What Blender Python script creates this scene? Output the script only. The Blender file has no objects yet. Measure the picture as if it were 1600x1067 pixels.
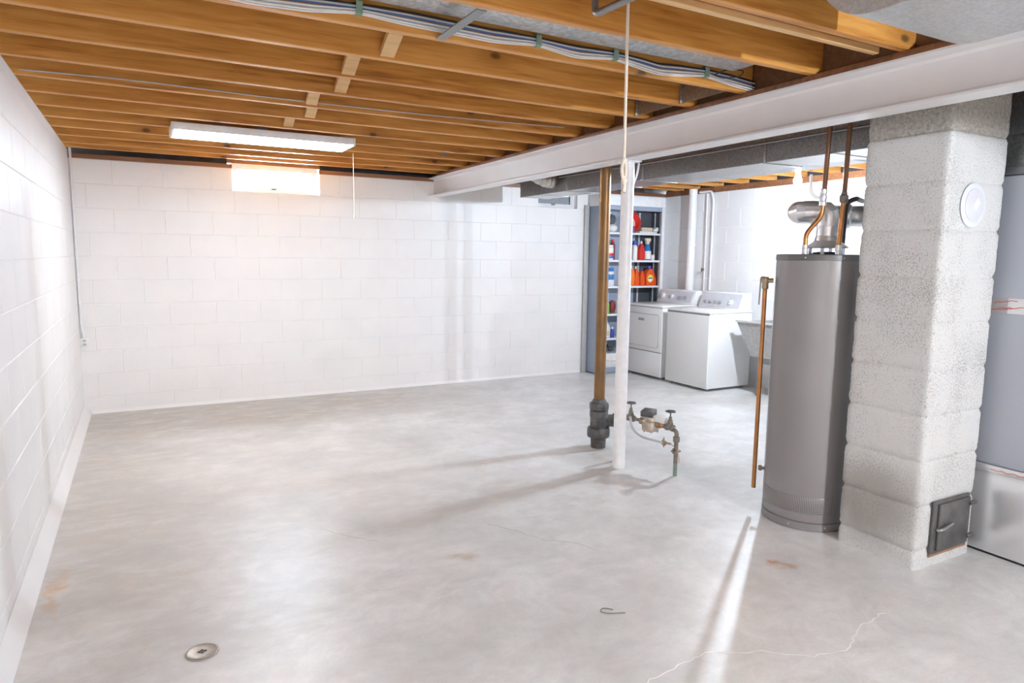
import bpy, bmesh, math, random
from mathutils import Vector, Matrix, noise
random.seed(7)
PI = math.pi
SC = bpy.context.scene
COL = SC.collection

# ------------------------------------------------------------------ materials
def new_mat(name):
    m = bpy.data.materials.new(name); m.use_nodes = True
    nt = m.node_tree; b = nt.nodes['Principled BSDF']
    return m, nt, b

def N(nt, kind, **kw):
    n = nt.nodes.new(kind)
    for k, v in kw.items():
        if k in n.inputs.keys(): n.inputs[k].default_value = v
        else: setattr(n, k, v)
    return n

def lnk(nt, a, b): nt.links.new(a, b)

def srgb(r, g, b):
    f = lambda c: (c/255/12.92) if c/255 <= .04045 else ((c/255+.055)/1.055)**2.4
    return (f(r), f(g), f(b), 1)

def ramp(nt, fac, stops, interp='LINEAR'):
    n = nt.nodes.new('ShaderNodeValToRGB'); cr = n.color_ramp; cr.interpolation = interp
    while len(cr.elements) < len(stops): cr.elements.new(.5)
    for e, (p, c) in zip(cr.elements, stops):
        e.position = p; e.color = c if len(c) == 4 else (*c, 1)
    lnk(nt, fac, n.inputs['Fac']); return n

def mixc(nt, fac, a, b, mode='MIX'):
    n = nt.nodes.new('ShaderNodeMix'); n.data_type = 'RGBA'; n.blend_type = mode
    for i, v in ((0, fac), (6, a), (7, b)):
        if hasattr(v, 'links') or hasattr(v, 'is_linked'): lnk(nt, v, n.inputs[i])
        else: n.inputs[i].default_value = v
    return n.outputs[2]

def math_(nt, op, a, b=None, clamp=False):
    n = nt.nodes.new('ShaderNodeMath'); n.operation = op; n.use_clamp = clamp
    for i, v in ((0, a), (1, b)):
        if v is None: continue
        if hasattr(v, 'is_linked'): lnk(nt, v, n.inputs[i])
        else: n.inputs[i].default_value = v
    return n.outputs[0]

def bump(nt, b, height, strength=.3, dist=.01):
    n = nt.nodes.new('ShaderNodeBump'); n.inputs['Strength'].default_value = strength
    n.inputs['Distance'].default_value = dist
    lnk(nt, height, n.inputs['Height']); lnk(nt, n.outputs[0], b.inputs['Normal'])

def coords(nt, kind='Object', scale=(1, 1, 1), loc=(0, 0, 0), rnd=False):
    tc = nt.nodes.new('ShaderNodeTexCoord'); mp = nt.nodes.new('ShaderNodeMapping')
    lnk(nt, tc.outputs[kind], mp.inputs[0]); mp.inputs['Scale'].default_value = scale
    mp.inputs['Location'].default_value = loc
    if rnd:
        oi = nt.nodes.new('ShaderNodeObjectInfo')
        v = N(nt, 'ShaderNodeVectorMath', operation='MULTIPLY')
        v.inputs[1].default_value = (37, 53, 71)
        cb = nt.nodes.new('ShaderNodeCombineXYZ')
        for i in range(3): lnk(nt, oi.outputs['Random'], cb.inputs[i])
        lnk(nt, cb.outputs[0], v.inputs[0]); lnk(nt, v.outputs[0], mp.inputs['Location'])
    return mp.outputs[0]

def noise_(nt, vec, scale, detail=3, rough=.5, dist=0):
    n = nt.nodes.new('ShaderNodeTexNoise')
    n.inputs['Scale'].default_value = scale; n.inputs['Detail'].default_value = detail
    n.inputs['Roughness'].default_value = rough; n.inputs['Distortion'].default_value = dist
    lnk(nt, vec, n.inputs['Vector']); return n.outputs['Fac']

def simple(name, c1, rough=.5, metal=0, c2=None, scale=20, bmp=0, bscale=120, spec=.5, detail=4):
    m, nt, b = new_mat(name)
    b.inputs['Roughness'].default_value = rough; b.inputs['Metallic'].default_value = metal
    b.inputs['Specular IOR Level'].default_value = spec
    vec = coords(nt)
    f = noise_(nt, vec, scale, detail)
    c2 = c2 or tuple(x*.93 for x in c1[:3])+(1,)
    r = ramp(nt, f, [(.35, c1), (.65, c2)])
    lnk(nt, r.outputs[0], b.inputs['Base Color'])
    if bmp: bump(nt, b, noise_(nt, vec, bscale, 4), bmp, .004)
    return m

M = {}
M['paint_wall'] = simple('white_block_paint', (.86, .855, .855, 1), .42, c2=(.83, .825, .83, 1), scale=3, bmp=.25, bscale=70)
M['paint_steel'] = simple('white_steel_paint', (.80, .785, .785, 1), .38, c2=(.77, .755, .755, 1), scale=4)
M['post_paint'] = simple('white_post_paint', (.90, .89, .90, 1), .35)
M['trim_white'] = simple('white_trim_paint', (.86, .87, .89, 1), .4)
M['appliance'] = simple('white_enamel', (.84, .84, .84, 1), .16, c2=(.83, .83, .83, 1), spec=.6)
M['appliance_front'] = simple('cool_white_enamel', (.74, .74, .735, 1), .2, c2=(.73, .73, .725, 1))
M['gasket'] = simple('grey_gasket', (.25, .25, .25, 1), .6)
M['console'] = simple('pale_grey_console', (.66, .67, .72, 1), .3)
M['knob'] = simple('grey_dial_plastic', (.36, .36, .37, 1), .35)
M['black'] = simple('black_plastic', (.02, .02, .022, 1), .45)
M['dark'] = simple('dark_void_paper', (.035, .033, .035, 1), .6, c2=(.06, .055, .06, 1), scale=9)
M['iron'] = simple('cast_iron', (.085, .083, .085, 1), .5, .35, c2=(.15, .145, .14, 1), scale=14, bmp=.3, bscale=150)
M['brown_pipe'] = simple('aged_bronze_pipe', (.30, .155, .055, 1), .38, .55, c2=(.20, .115, .055, 1), scale=6, bmp=.05)
M['copper'] = simple('copper', (.55, .25, .09, 1), .3, .9, c2=(.42, .19, .075, 1), scale=9)
M['dull_copper'] = simple('darkened_copper', (.17, .10, .085, 1), .38, .7, c2=(.28, .13, .06, 1), scale=5)
M['brass'] = simple('brass', (.46, .35, .22, 1), .38, .75, c2=(.34, .26, .17, 1), scale=25)
M['old_brass'] = simple('tarnished_brass', (.19, .175, .155, 1), .45, .5, c2=(.27, .23, .19, 1), scale=30, bmp=.15)
M['bronze_meter'] = simple('meter_bronze', (.42, .34, .28, 1), .42, .45, c2=(.54, .45, .38, 1), scale=18, bmp=.2)
M['heater'] = simple('grey_heater_enamel', (.275, .26, .257, 1), .24, .25, c2=(.265, .251, .248, 1), scale=3, spec=.7)
M['heater_dark'] = simple('dark_grey_heater_enamel', (.15, .142, .14, 1), .35, .2)
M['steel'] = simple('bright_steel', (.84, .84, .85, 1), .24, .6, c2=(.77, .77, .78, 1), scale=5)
M['grey_steel'] = simple('grey_steel', (.30, .30, .30, 1), .4, .7)
M['furnace_paint'] = simple('blue_grey_furnace_enamel', (.42, .445, .50, 1), .35, c2=(.40, .425, .48, 1), scale=2)
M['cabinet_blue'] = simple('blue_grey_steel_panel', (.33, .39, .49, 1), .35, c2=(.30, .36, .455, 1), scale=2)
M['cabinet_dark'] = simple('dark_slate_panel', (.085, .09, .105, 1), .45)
M['cabinet_edge'] = simple('warm_grey_trim', (.50, .49, .48, 1), .45)
M['shelf'] = simple('pale_shelf_enamel', (.80, .82, .86, 1), .35)
M['tub'] = simple('grey_concrete_tub', (.42, .41, .40, 1), .6, c2=(.34, .335, .325, 1), scale=30, bmp=.3, bscale=200)
M['rope'] = simple('cream_cotton_cord', (.82, .74, .62, 1), .8, bmp=.5, bscale=300)
M['wire_white'] = simple('white_cable_sheath', (.82, .81, .79, 1), .4)
M['wire_grey'] = simple('grey_cable_sheath', (.55, .55, .56, 1), .45)
M['wire_blue'] = simple('blue_cable_sheath', (.10, .22, .55, 1), .4)
M['wire_black'] = simple('black_cable_sheath', (.03, .03, .03, 1), .5)
M['green'] = simple('sage_green_clip', (.27, .40, .29, 1), .5)
M['red'] = simple('red_plastic', (.68, .03, .02, 1), .3)
M['orange'] = simple('orange_red_plastic', (.80, .10, .015, 1), .3)
M['orange2'] = simple('orange_plastic', (.85, .20, .02, 1), .3)
M['pink'] = simple('pale_pink', (.85, .55, .48, 1), .5)
M['blue'] = simple('blue_plastic', (.03, .16, .50, 1), .3)
M['skyblue'] = simple('bright_blue_liquid', (.03, .22, .55, 1), .2)
M['navy'] = simple('royal_blue_cap', (.05, .08, .45, 1), .35)
M['white'] = simple('white_plastic', (.85, .85, .84, 1), .4)
M['cream'] = simple('cream_plastic', (.75, .66, .52, 1), .5)
M['cloth'] = simple('white_cloth', (.80, .79, .78, 1), .9, bmp=.4, bscale=60)
M['card'] = simple('beige_card', (.60, .48, .38, 1), .8)
M['yellow'] = simple('yellow_print', (.85, .65, .05, 1), .5)
M['lime'] = simple('green_print', (.25, .50, .10, 1), .5)
M['maroon'] = simple('maroon_print', (.22, .03, .04, 1), .5)
M['charcoal'] = simple('charcoal_fabric', (.06, .06, .065, 1), .8, c2=(.16, .16, .17, 1), scale=40)
M['tape'] = simple('clear_tape_strip', (.72, .70, .70, 1), .25)
M['tape_grey'] = simple('grey_tape_strip', (.42, .40, .40, 1), .3)
M['red_ink'] = simple('red_ink', (.60, .08, .05, 1), .5)
M['patch'] = simple('cool_white_patch_paint', (.66, .69, .77, 1), .45, c2=(.72, .74, .80, 1), scale=14)
M['disc_paint'] = simple('grey_white_disc_paint', (.60, .615, .65, 1), .45, c2=(.68, .69, .72, 1), scale=16)
M['drain_metal'] = simple('worn_grey_bronze', (.36, .33, .29, 1), .4, .6, c2=(.44, .40, .36, 1), scale=30)
M['flex'] = simple('crinkled_foil', (.50, .49, .46, 1), .4, .7, c2=(.66, .65, .62, 1), scale=40, bmp=.6, bscale=90)
M['verdigris'] = simple('verdigris_copper', (.20, .31, .25, 1), .6, c2=(.24, .22, .17, 1), scale=40)
M['rusty'] = simple('rust_edge', (.40, .20, .10, 1), .7, c2=(.25, .14, .08, 1), scale=60)

def galv(name, c1, c2, rough=.42, metal=.75, scale=55):
    m, nt, b = new_mat(name)
    vec = coords(nt)
    v = N(nt, 'ShaderNodeTexVoronoi', feature='F1'); v.inputs['Scale'].default_value = scale
    lnk(nt, vec, v.inputs['Vector'])
    sep = nt.nodes.new('ShaderNodeSeparateColor'); lnk(nt, v.outputs['Color'], sep.inputs[0])
    f = math_(nt, 'ADD', math_(nt, 'MULTIPLY', sep.outputs[0], .65), math_(nt, 'MULTIPLY', noise_(nt, vec, 160, 3), .35))
    r = ramp(nt, f, [(.15, c1), (.85, c2)])
    lnk(nt, r.outputs[0], b.inputs['Base Color'])
    b.inputs['Metallic'].default_value = metal; b.inputs['Roughness'].default_value = rough
    return m
M['galv'] = galv('spangled_galvanised_steel', (.40, .42, .43, 1), (.66, .69, .71, 1))
M['galv_dark'] = galv('weathered_galvanised_steel', (.30, .30, .295, 1), (.46, .46, .455, 1), .30, .85, 110)
M['galv_duct'] = galv('satin_galvanised_steel', (.46, .465, .47, 1), (.58, .585, .59, 1), .4, .35, 110)

def emit(name, c, s):
    m, nt, b = new_mat(name)
    b.inputs['Base Color'].default_value = (.9, .9, .9, 1)
    b.inputs['Emission Color'].default_value = c; b.inputs['Emission Strength'].default_value = s
    return m
M['tube_glow'] = emit('lit_fluorescent_lens', (1, .955, .92, 1), 8)
M['bulb_glow'] = emit('lit_bulb', (.72, .86, 1, 1), 1900)
M['bulb_assumed'] = emit('assumed_rear_bulb', (.84, .92, 1, 1), 2900)

def wood_mat(name, dark, mid, light, knots=True):
    m, nt, b = new_mat(name)
    vec = coords(nt, 'Object', (1, 1, 1), rnd=True)
    mp = nt.nodes.new('ShaderNodeMapping'); mp.inputs['Scale'].default_value = (1.1, 16, 16)
    lnk(nt, vec, mp.inputs[0])
    f = noise_(nt, mp.outputs[0], 2.2, 5, .55, .6)
    mp2 = nt.nodes.new('ShaderNodeMapping'); mp2.inputs['Scale'].default_value = (4, 160, 160)
    lnk(nt, vec, mp2.inputs[0])
    g = noise_(nt, mp2.outputs[0], 2, 3)
    tone = noise_(nt, vec, .7, 2)
    ff = math_(nt, 'ADD', math_(nt, 'MULTIPLY', f, .6), math_(nt, 'ADD', math_(nt, 'MULTIPLY', g, .18), math_(nt, 'MULTIPLY', tone, .3)))
    r = ramp(nt, ff, [(.38, dark), (.5, mid), (.66, light)])
    out = r.outputs[0]
    if knots:
        sx = nt.nodes.new('ShaderNodeSeparateXYZ'); lnk(nt, vec, sx.inputs[0])
        cb2 = nt.nodes.new('ShaderNodeCombineXYZ')
        lnk(nt, math_(nt, 'MULTIPLY', sx.outputs[0], 1.1), cb2.inputs[0]); lnk(nt, math_(nt, 'MULTIPLY', sx.outputs[2], 2.0), cb2.inputs[1])
        v = nt.nodes.new('ShaderNodeTexVoronoi'); v.voronoi_dimensions = '2D'; v.inputs['Scale'].default_value = 1.0
        lnk(nt, cb2.outputs[0], v.inputs['Vector'])
        halo = ramp(nt, v.outputs['Distance'], [(.03, (1, 1, 1, 1)), (.16, (0, 0, 0, 1))])
        out = mixc(nt, math_(nt, 'MULTIPLY', halo.outputs[0], .45), out, dark)
        k = ramp(nt, v.outputs['Distance'], [(.018, (1, 1, 1, 1)), (.04, (0, 0, 0, 1))])
        out = mixc(nt, math_(nt, 'MULTIPLY', k.outputs[0], .75), out, (.05, .022, .01, 1))
    lnk(nt, out, b.inputs['Base Color'])
    b.inputs['Roughness'].default_value = .42
    bump(nt, b, f, .08, .004)
    return m
M['joist'] = wood_mat('orange_fir', (.30, .11, .020, 1), (.56, .24, .048, 1), (.70, .35, .09, 1))
M['joist_pale'] = wood_mat('pale_fir', (.58, .33, .13, 1), (.70, .43, .19, 1), (.76, .52, .26, 1), False)
M['plate'] = wood_mat('red_brown_plate', (.17, .07, .035, 1), (.25, .105, .05, 1), (.32, .15, .075, 1), False)
M['deck'] = wood_mat('brown_subfloor', (.11, .055, .025, 1), (.17, .08, .035, 1), (.22, .11, .05, 1), False)

# concrete floor -------------------------------------------------------------
def floor_mat():
    m, nt, b = new_mat('polished_grey_concrete')
    vec = coords(nt)
    warp = N(nt, 'ShaderNodeTexNoise'); warp.inputs['Scale'].default_value = 2.2; warp.inputs['Detail'].default_value = 5
    lnk(nt, vec, warp.inputs['Vector'])
    wv = N(nt, 'ShaderNodeVectorMath', operation='SUBTRACT'); wv.inputs[1].default_value = (.5, .5, .5)
    lnk(nt, warp.outputs['Color'], wv.inputs[0])
    ws = N(nt, 'ShaderNodeVectorMath', operation='SCALE'); ws.inputs['Scale'].default_value = .55
    lnk(nt, wv.outputs[0], ws.inputs[0])
    wadd = N(nt, 'ShaderNodeVectorMath', operation='ADD'); lnk(nt, vec, wadd.inputs[0]); lnk(nt, ws.outputs[0], wadd.inputs[1])
    pos = wadd.outputs[0]
    big = noise_(nt, vec, .8, 6, .6, .8)
    med = noise_(nt, vec, 4.5, 6, .65, 1.2)
    fine = noise_(nt, vec, 90, 3)
    f = math_(nt, 'ADD', math_(nt, 'MULTIPLY', big, .5), math_(nt, 'ADD', math_(nt, 'MULTIPLY', med, .4), math_(nt, 'MULTIPLY', fine, .12)))
    base = ramp(nt, f, [(.38, (.55, .55, .54, 1)), (.5, (.67, .67, .662, 1)), (.61, (.78, .78, .775, 1))])
    col = base.outputs[0]
    def blob(cx, cy, rx, ry, c, amt, soft=.5):
        nonlocal col
        mp = nt.nodes.new('ShaderNodeMapping'); mp.vector_type = 'POINT'
        mp.inputs['Scale'].default_value = (1/rx, 1/ry, 0)
        mp.inputs['Location'].default_value = (-cx/rx, -cy/ry, 0)
        lnk(nt, pos, mp.inputs[0])
        ln = N(nt, 'ShaderNodeVectorMath', operation='LENGTH'); lnk(nt, mp.outputs[0], ln.inputs[0])
        k = ramp(nt, ln.outputs['Value'], [(1-soft, (1, 1, 1, 1)), (1, (0, 0, 0, 1))])
        col = mixc(nt, math_(nt, 'MULTIPLY', k.outputs[0], amt), col, c)
    blob(1.2, -.45, 2.8, .95, (.40, .335, .265, 1), .75, .6)       # brown stain along the back wall
    blob(.25, -2.6, .55, 3.0, (.47, .395, .315, 1), .65, .7)
    blob(1.2, -2.9, 1.6, 1.7, (.70, .65, .59, 1), .6, .8)        # brown stain beside the left wall
    blob(1.55, -1.75, .75, .22, (.70, .68, .64, 1), .6, .5)      # pale patch
    blob(.95, -4.35, .55, .35, (.48, .44, .38, 1), .35, .6)
    blob(3.1, -5.02, .11, .035, (.50, .22, .06, 1), 1, .7)      # rust spot
    blob(.05, -3.75, .035, .35, (.62, .36, .18, 1), .75, .8)      # rust along the wall
    blob(1.75, -4.2, .10, .07, (.40, .30, .2, 1), .6, .8)
    blob(3.45, -3.15, .45, .30, (.40, .36, .30, 1), .5, .7)      # darker patch round the stack foot
    blob(2.6, -3.5, 1.1, .16, (.44, .39, .33, 1), .5, .7)  # dark strip painted along the post's cast shadow
    blob(6.2, -2.2, .7, .5, (.42, .40, .36, 1), .5, .6)
    # pale trowel scuffs
    mps = nt.nodes.new('ShaderNodeMapping'); mps.inputs['Scale'].default_value = (3, 7, 1); mps.inputs['Rotation'].default_value = (0, 0, .5)
    lnk(nt, vec, mps.inputs[0])
    sc = ramp(nt, noise_(nt, mps.outputs[0], 1.3, 8, .75, .4), [(.47, (0, 0, 0, 1)), (.68, (1, 1, 1, 1))])
    col = mixc(nt, math_(nt, 'MULTIPLY', sc.outputs[0], .6), col, (.80, .80, .79, 1))
    dk = ramp(nt, noise_(nt, vec, 1.7, 8, .68, .25), [(.42, (0, 0, 0, 1)), (.70, (1, 1, 1, 1))])
    col = mixc(nt, math_(nt, 'MULTIPLY', dk.outputs[0], .7), col, (.48, .475, .46, 1))
    sp = ramp(nt, noise_(nt, vec, 38, 2), [(.76, (0, 0, 0, 1)), (.80, (1, 1, 1, 1))])
    col = mixc(nt, math_(nt, 'MULTIPLY', sp.outputs[0], .4), col, (.3, .28, .25, 1))
    lnk(nt, col, b.inputs['Base Color'])
    b.inputs['Roughness'].default_value = .35
    b.inputs['Specular IOR Level'].default_value = .6
    return m
M['floor'] = floor_mat()

# rough chimney block: white paint brushed over open-textured block -----------
def chimney_mat():
    m, nt, b = new_mat('rough_white_washed_block')
    vec = coords(nt)
    a = noise_(nt, vec, 120, 4, .7)
    bg = noise_(nt, vec, 2.6, 4, .6)
    low = nt.nodes.new('ShaderNodeSeparateXYZ'); lnk(nt, vec, low.inputs[0])
    # pores show more in worn patches
    side = N(nt, 'ShaderNodeNewGeometry')
    pore = math_(nt, 'ADD', a, math_(nt, 'MULTIPLY', math_(nt, 'SUBTRACT', bg, .5), .55))
    p = ramp(nt, pore, [(.51, (0, 0, 0, 1)), (.66, (1, 1, 1, 1))])
    col = mixc(nt, math_(nt, 'MULTIPLY', p.outputs[0], .6), (.78, .78, .765, 1), (.27, .255, .235, 1))
    gr = N(nt, 'ShaderNodeMapping'); gr.inputs['Location'].default_value = (0, -.24/.30, -.28/.26); gr.inputs['Scale'].default_value = (1/.09, 1/.30, 1/.26)
    lnk(nt, vec, gr.inputs[0]); gl = N(nt, 'ShaderNodeVectorMath', operation='LENGTH'); lnk(nt, gr.outputs[0], gl.inputs[0])
    gm = ramp(nt, math_(nt, 'ADD', gl.outputs['Value'], math_(nt, 'MULTIPLY', math_(nt, 'SUBTRACT', a, .5), 2.2)), [(.45, (1, 1, 1, 1)), (1.0, (0, 0, 0, 1))])
    col = mixc(nt, math_(nt, 'MULTIPLY', gm.outputs[0], .65), col, (.27, .245, .21, 1))
    # the topmost course was never painted
    top = ramp(nt, math_(nt, 'SUBTRACT', low.outputs[2], 1.56), [(.48, (0, 0, 0, 1)), (.487, (1, 1, 1, 1))])
    raw = ramp(nt, noise_(nt, vec, 60, 4, .7), [(.35, (.34, .31, .27, 1)), (.65, (.60, .57, .52, 1))])
    col = mixc(nt, top.outputs[0], col, raw.outputs[0])
    lnk(nt, col, b.inputs['Base Color'])
    b.inputs['Roughness'].default_value = .75
    bump(nt, b, a, 1.0, .009)
    return m
M['chimney'] = chimney_mat()

def grille_mat():
    m, nt, b = new_mat('perforated_grey_band')
    tc = nt.nodes.new('ShaderNodeTexCoord'); sp = nt.nodes.new('ShaderNodeSeparateXYZ')
    lnk(nt, tc.outputs['Object'], sp.inputs[0])
    ang = math_(nt, 'ARCTAN2', sp.outputs[1], sp.outputs[0])
    u = math_(nt, 'MULTIPLY', ang, .235/.009); v = math_(nt, 'MULTIPLY', sp.outputs[2], 1/.009)
    fu = math_(nt, 'SUBTRACT', math_(nt, 'FRACT', u), .5); fv = math_(nt, 'SUBTRACT', math_(nt, 'FRACT', v), .5)
    d = math_(nt, 'SQRT', math_(nt, 'ADD', math_(nt, 'MULTIPLY', fu, fu), math_(nt, 'MULTIPLY', fv, fv)))
    r = ramp(nt, d, [(.28, (.03, .03, .03, 1)), (.36, (.34, .325, .32, 1))])
    lnk(nt, r.outputs[0], b.inputs['Base Color']); b.inputs['Roughness'].default_value = .35
    b.inputs['Metallic'].default_value = .3
    return m
M['grille'] = grille_mat()

def glass_mat(name='window_glass', c=(.95, .97, 1, 1)):
    m, nt, b = new_mat(name)
    out = nt.nodes['Material Output']
    t = nt.nodes.new('ShaderNodeBsdfTransparent'); g = nt.nodes.new('ShaderNodeBsdfGlossy')
    g.inputs['Roughness'].default_value = .02; t.inputs[0].default_value = c
    mx = nt.nodes.new('ShaderNodeMixShader'); mx.inputs[0].default_value = .06
    lnk(nt, t.outputs[0], mx.inputs[1]); lnk(nt, g.outputs[0], mx.inputs[2]); lnk(nt, mx.outputs[0], out.inputs[0])
    return m
M['glass'] = glass_mat()
M['glass_dimmed'] = glass_mat('dimmed_window_glass', (.06, .063, .066, 1))  # pane darkened to dim the daylight and its floor reflection

# ------------------------------------------------------------------ mesh tools
def box(bm, lo, hi, bev=0.0, seg=2):
    vs = [bm.verts.new((x, y, z)) for x in (lo[0], hi[0]) for y in (lo[1], hi[1]) for z in (lo[2], hi[2])]
    q = [(0, 1, 3, 2), (4, 6, 7, 5), (0, 4, 5, 1), (2, 3, 7, 6), (0, 2, 6, 4), (1, 5, 7, 3)]
    fs = [bm.faces.new([vs[i] for i in f]) for f in q]
    if bev:
        es = list({e for f in fs for e in f.edges})
        bmesh.ops.bevel(bm, geom=es, offset=bev, segments=seg, profile=.5, affect='EDGES', clamp_overlap=True)

def prism(bm, poly, axis, a, b_, bev=0.0):
    """poly: 2D points; axis 0: (y,z) swept in x; 1: (x,z) swept in y; 2: (x,y) swept in z."""
    def P(p, t): return ((t, p[0], p[1]), (p[0], t, p[1]), (p[0], p[1], t))[axis]
    A = [bm.verts.new(P(p, a)) for p in poly]; B = [bm.verts.new(P(p, b_)) for p in poly]
    n = len(poly)
    fs = [bm.faces.new(A), bm.faces.new(B[::-1])]
    for i in range(n): fs.append(bm.faces.new((A[i], B[i], B[(i+1) % n], A[(i+1) % n])))
    if bev:
        es = list({e for f in fs for e in f.edges})
        bmesh.ops.bevel(bm, geom=es, offset=bev, segments=2, profile=.5, affect='EDGES', clamp_overlap=True)

def lathe(bm, prof, c=(0, 0, 0), axis=(0, 0, 1), seg=40, a0=0, a1=2*PI, caps=True):
    c = Vector(c); ax = Vector(axis).normalized()
    rot = Vector((0, 0, 1)).rotation_difference(ax).to_matrix()
    full = abs(a1-a0-2*PI) < 1e-6
    n = seg if full else seg+1
    rings = []
    for r, z in prof:
        rings.append([bm.verts.new(c + rot @ Vector((r*math.cos(a0+(a1-a0)*i/seg), r*math.sin(a0+(a1-a0)*i/seg), z))) for i in range(n)])
    for A, B in zip(rings, rings[1:]):
        for i in range(seg):
            j = (i+1) % n
            bm.faces.new((A[i], A[j], B[j], B[i]))
    if full and caps:
        bm.faces.new(rings[0][::-1]); bm.faces.new(rings[-1])

def smooth_path(pts, rad=.03, seg=6):
    pts = [Vector(p) for p in pts]; out = [pts[0]]
    for i in range(1, len(pts)-1):
        a, b_, c = pts[i-1], pts[i], pts[i+1]
        d1 = (a-b_); d2 = (c-b_)
        r = min(rad, d1.length*.49, d2.length*.49)
        p, q = b_+d1.normalized()*r, b_+d2.normalized()*r
        for k in range(seg+1):
            t = k/seg
            out.append(p*(1-t)**2 + b_*2*t*(1-t) + q*t*t)
    out.append(pts[-1]); return out

def tube(bm, pts, r, seg=14, caps=True):
    pts = [Vector(p) for p in pts]
    rings = []; n = None
    for i, p in enumerate(pts):
        t = (pts[min(i+1, len(pts)-1)]-pts[max(i-1, 0)]).normalized()
        if n is None:
            n = t.orthogonal().normalized()
        else:
            n = (n - t*n.dot(t)).normalized()
        bi = t.cross(n)
        rr = r[i] if isinstance(r, (list, tuple)) else r
        rings.append([bm.verts.new(p+(n*math.cos(2*PI*k/seg)+bi*math.sin(2*PI*k/seg))*rr) for k in range(seg)])
    for A, B in zip(rings, rings[1:]):
        for k in range(seg):
            bm.faces.new((A[k], A[(k+1) % seg], B[(k+1) % seg], B[k]))
    if caps:
        bm.faces.new(rings[0][::-1]); bm.faces.new(rings[-1])

def torus(bm, c, axis, R, r, seg=24, ring=8):
    c = Vector(c); rot = Vector((0, 0, 1)).rotation_difference(Vector(axis).normalized()).to_matrix()
    V = [[bm.verts.new(c+rot @ Vector(((R+r*math.cos(b*2*PI/ring))*math.cos(a*2*PI/seg), (R+r*math.cos(b*2*PI/ring))*math.sin(a*2*PI/seg), r*math.sin(b*2*PI/ring)))) for b in range(ring)] for a in range(seg)]
    for a in range(seg):
        for b in range(ring):
            bm.faces.new((V[a][b], V[(a+1) % seg][b], V[(a+1) % seg][(b+1) % ring], V[a][(b+1) % ring]))

def sphere(bm, c, r, sc=(1, 1, 1), u=24, v=14):
    bmesh.ops.create_uvsphere(bm, u_segments=u, v_segments=v, radius=r, matrix=Matrix.Translation(c) @ Matrix.Diagonal((*sc, 1)))

def obj(name, bm, mat, parent=None, loc=None, ang=35):
    """Link bm (built in world coordinates) as one mesh object with its origin at loc, or at its parent."""
    bmesh.ops.recalc_face_normals(bm, faces=bm.faces[:])
    lim = math.radians(ang)
    for f in bm.faces: f.smooth = True
    for e in bm.edges:
        e.smooth = not (len(e.link_faces) == 2 and e.calc_face_angle(0) > lim)
    if parent is not None:
        org = Vector(parent.get('_o', (0, 0, 0)))
    elif loc is not None:
        org = Vector(loc)
    else:
        xs = [v.co for v in bm.verts]
        lo = [min(p[i] for p in xs) for i in range(3)]; hi = [max(p[i] for p in xs) for i in range(3)]
        org = Vector(((lo[0]+hi[0])/2, (lo[1]+hi[1])/2, lo[2]))
    for v in bm.verts: v.co -= org
    me = bpy.data.meshes.new(name); bm.to_mesh(me); bm.free()
    me.materials.append(M[mat] if isinstance(mat, str) else mat)
    o = bpy.data.objects.new(name, me); COL.objects.link(o)
    if parent is not None:
        o.parent = parent
    else:
        o.location = org
    o['_o'] = tuple(org)
    return o

def thing(name, label, cat, loc=(0, 0, 0), group=None):
    o = bpy.data.objects.new(name, None); COL.objects.link(o)
    o.location = loc; o.empty_display_size = .05; o['_o'] = tuple(loc)
    return tag(o, label, cat, group)

def tag(o, label, cat, group=None):
    o['label'] = label; o['category'] = cat
    if group: o['group'] = group
    return o

def struct(o, label=None):
    o['kind'] = 'structure'
    if label: o['label'] = label
    return o

def BM(): return bmesh.new()
def mk(fn, *a, **k):
    bm = BM(); fn(bm, *a, **k); return bm

# ------------------------------------------------------------------ room shell
XL, XR, YB, YF = -.045, 6.69, 0.0, -10.2
WT = 2.277          # top of the painted block walls
JZ = 2.345          # underside of the joists
CZ = 2.585          # underside of the deck
BL, RH, X0 = .4064, .21254, .0714

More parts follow.
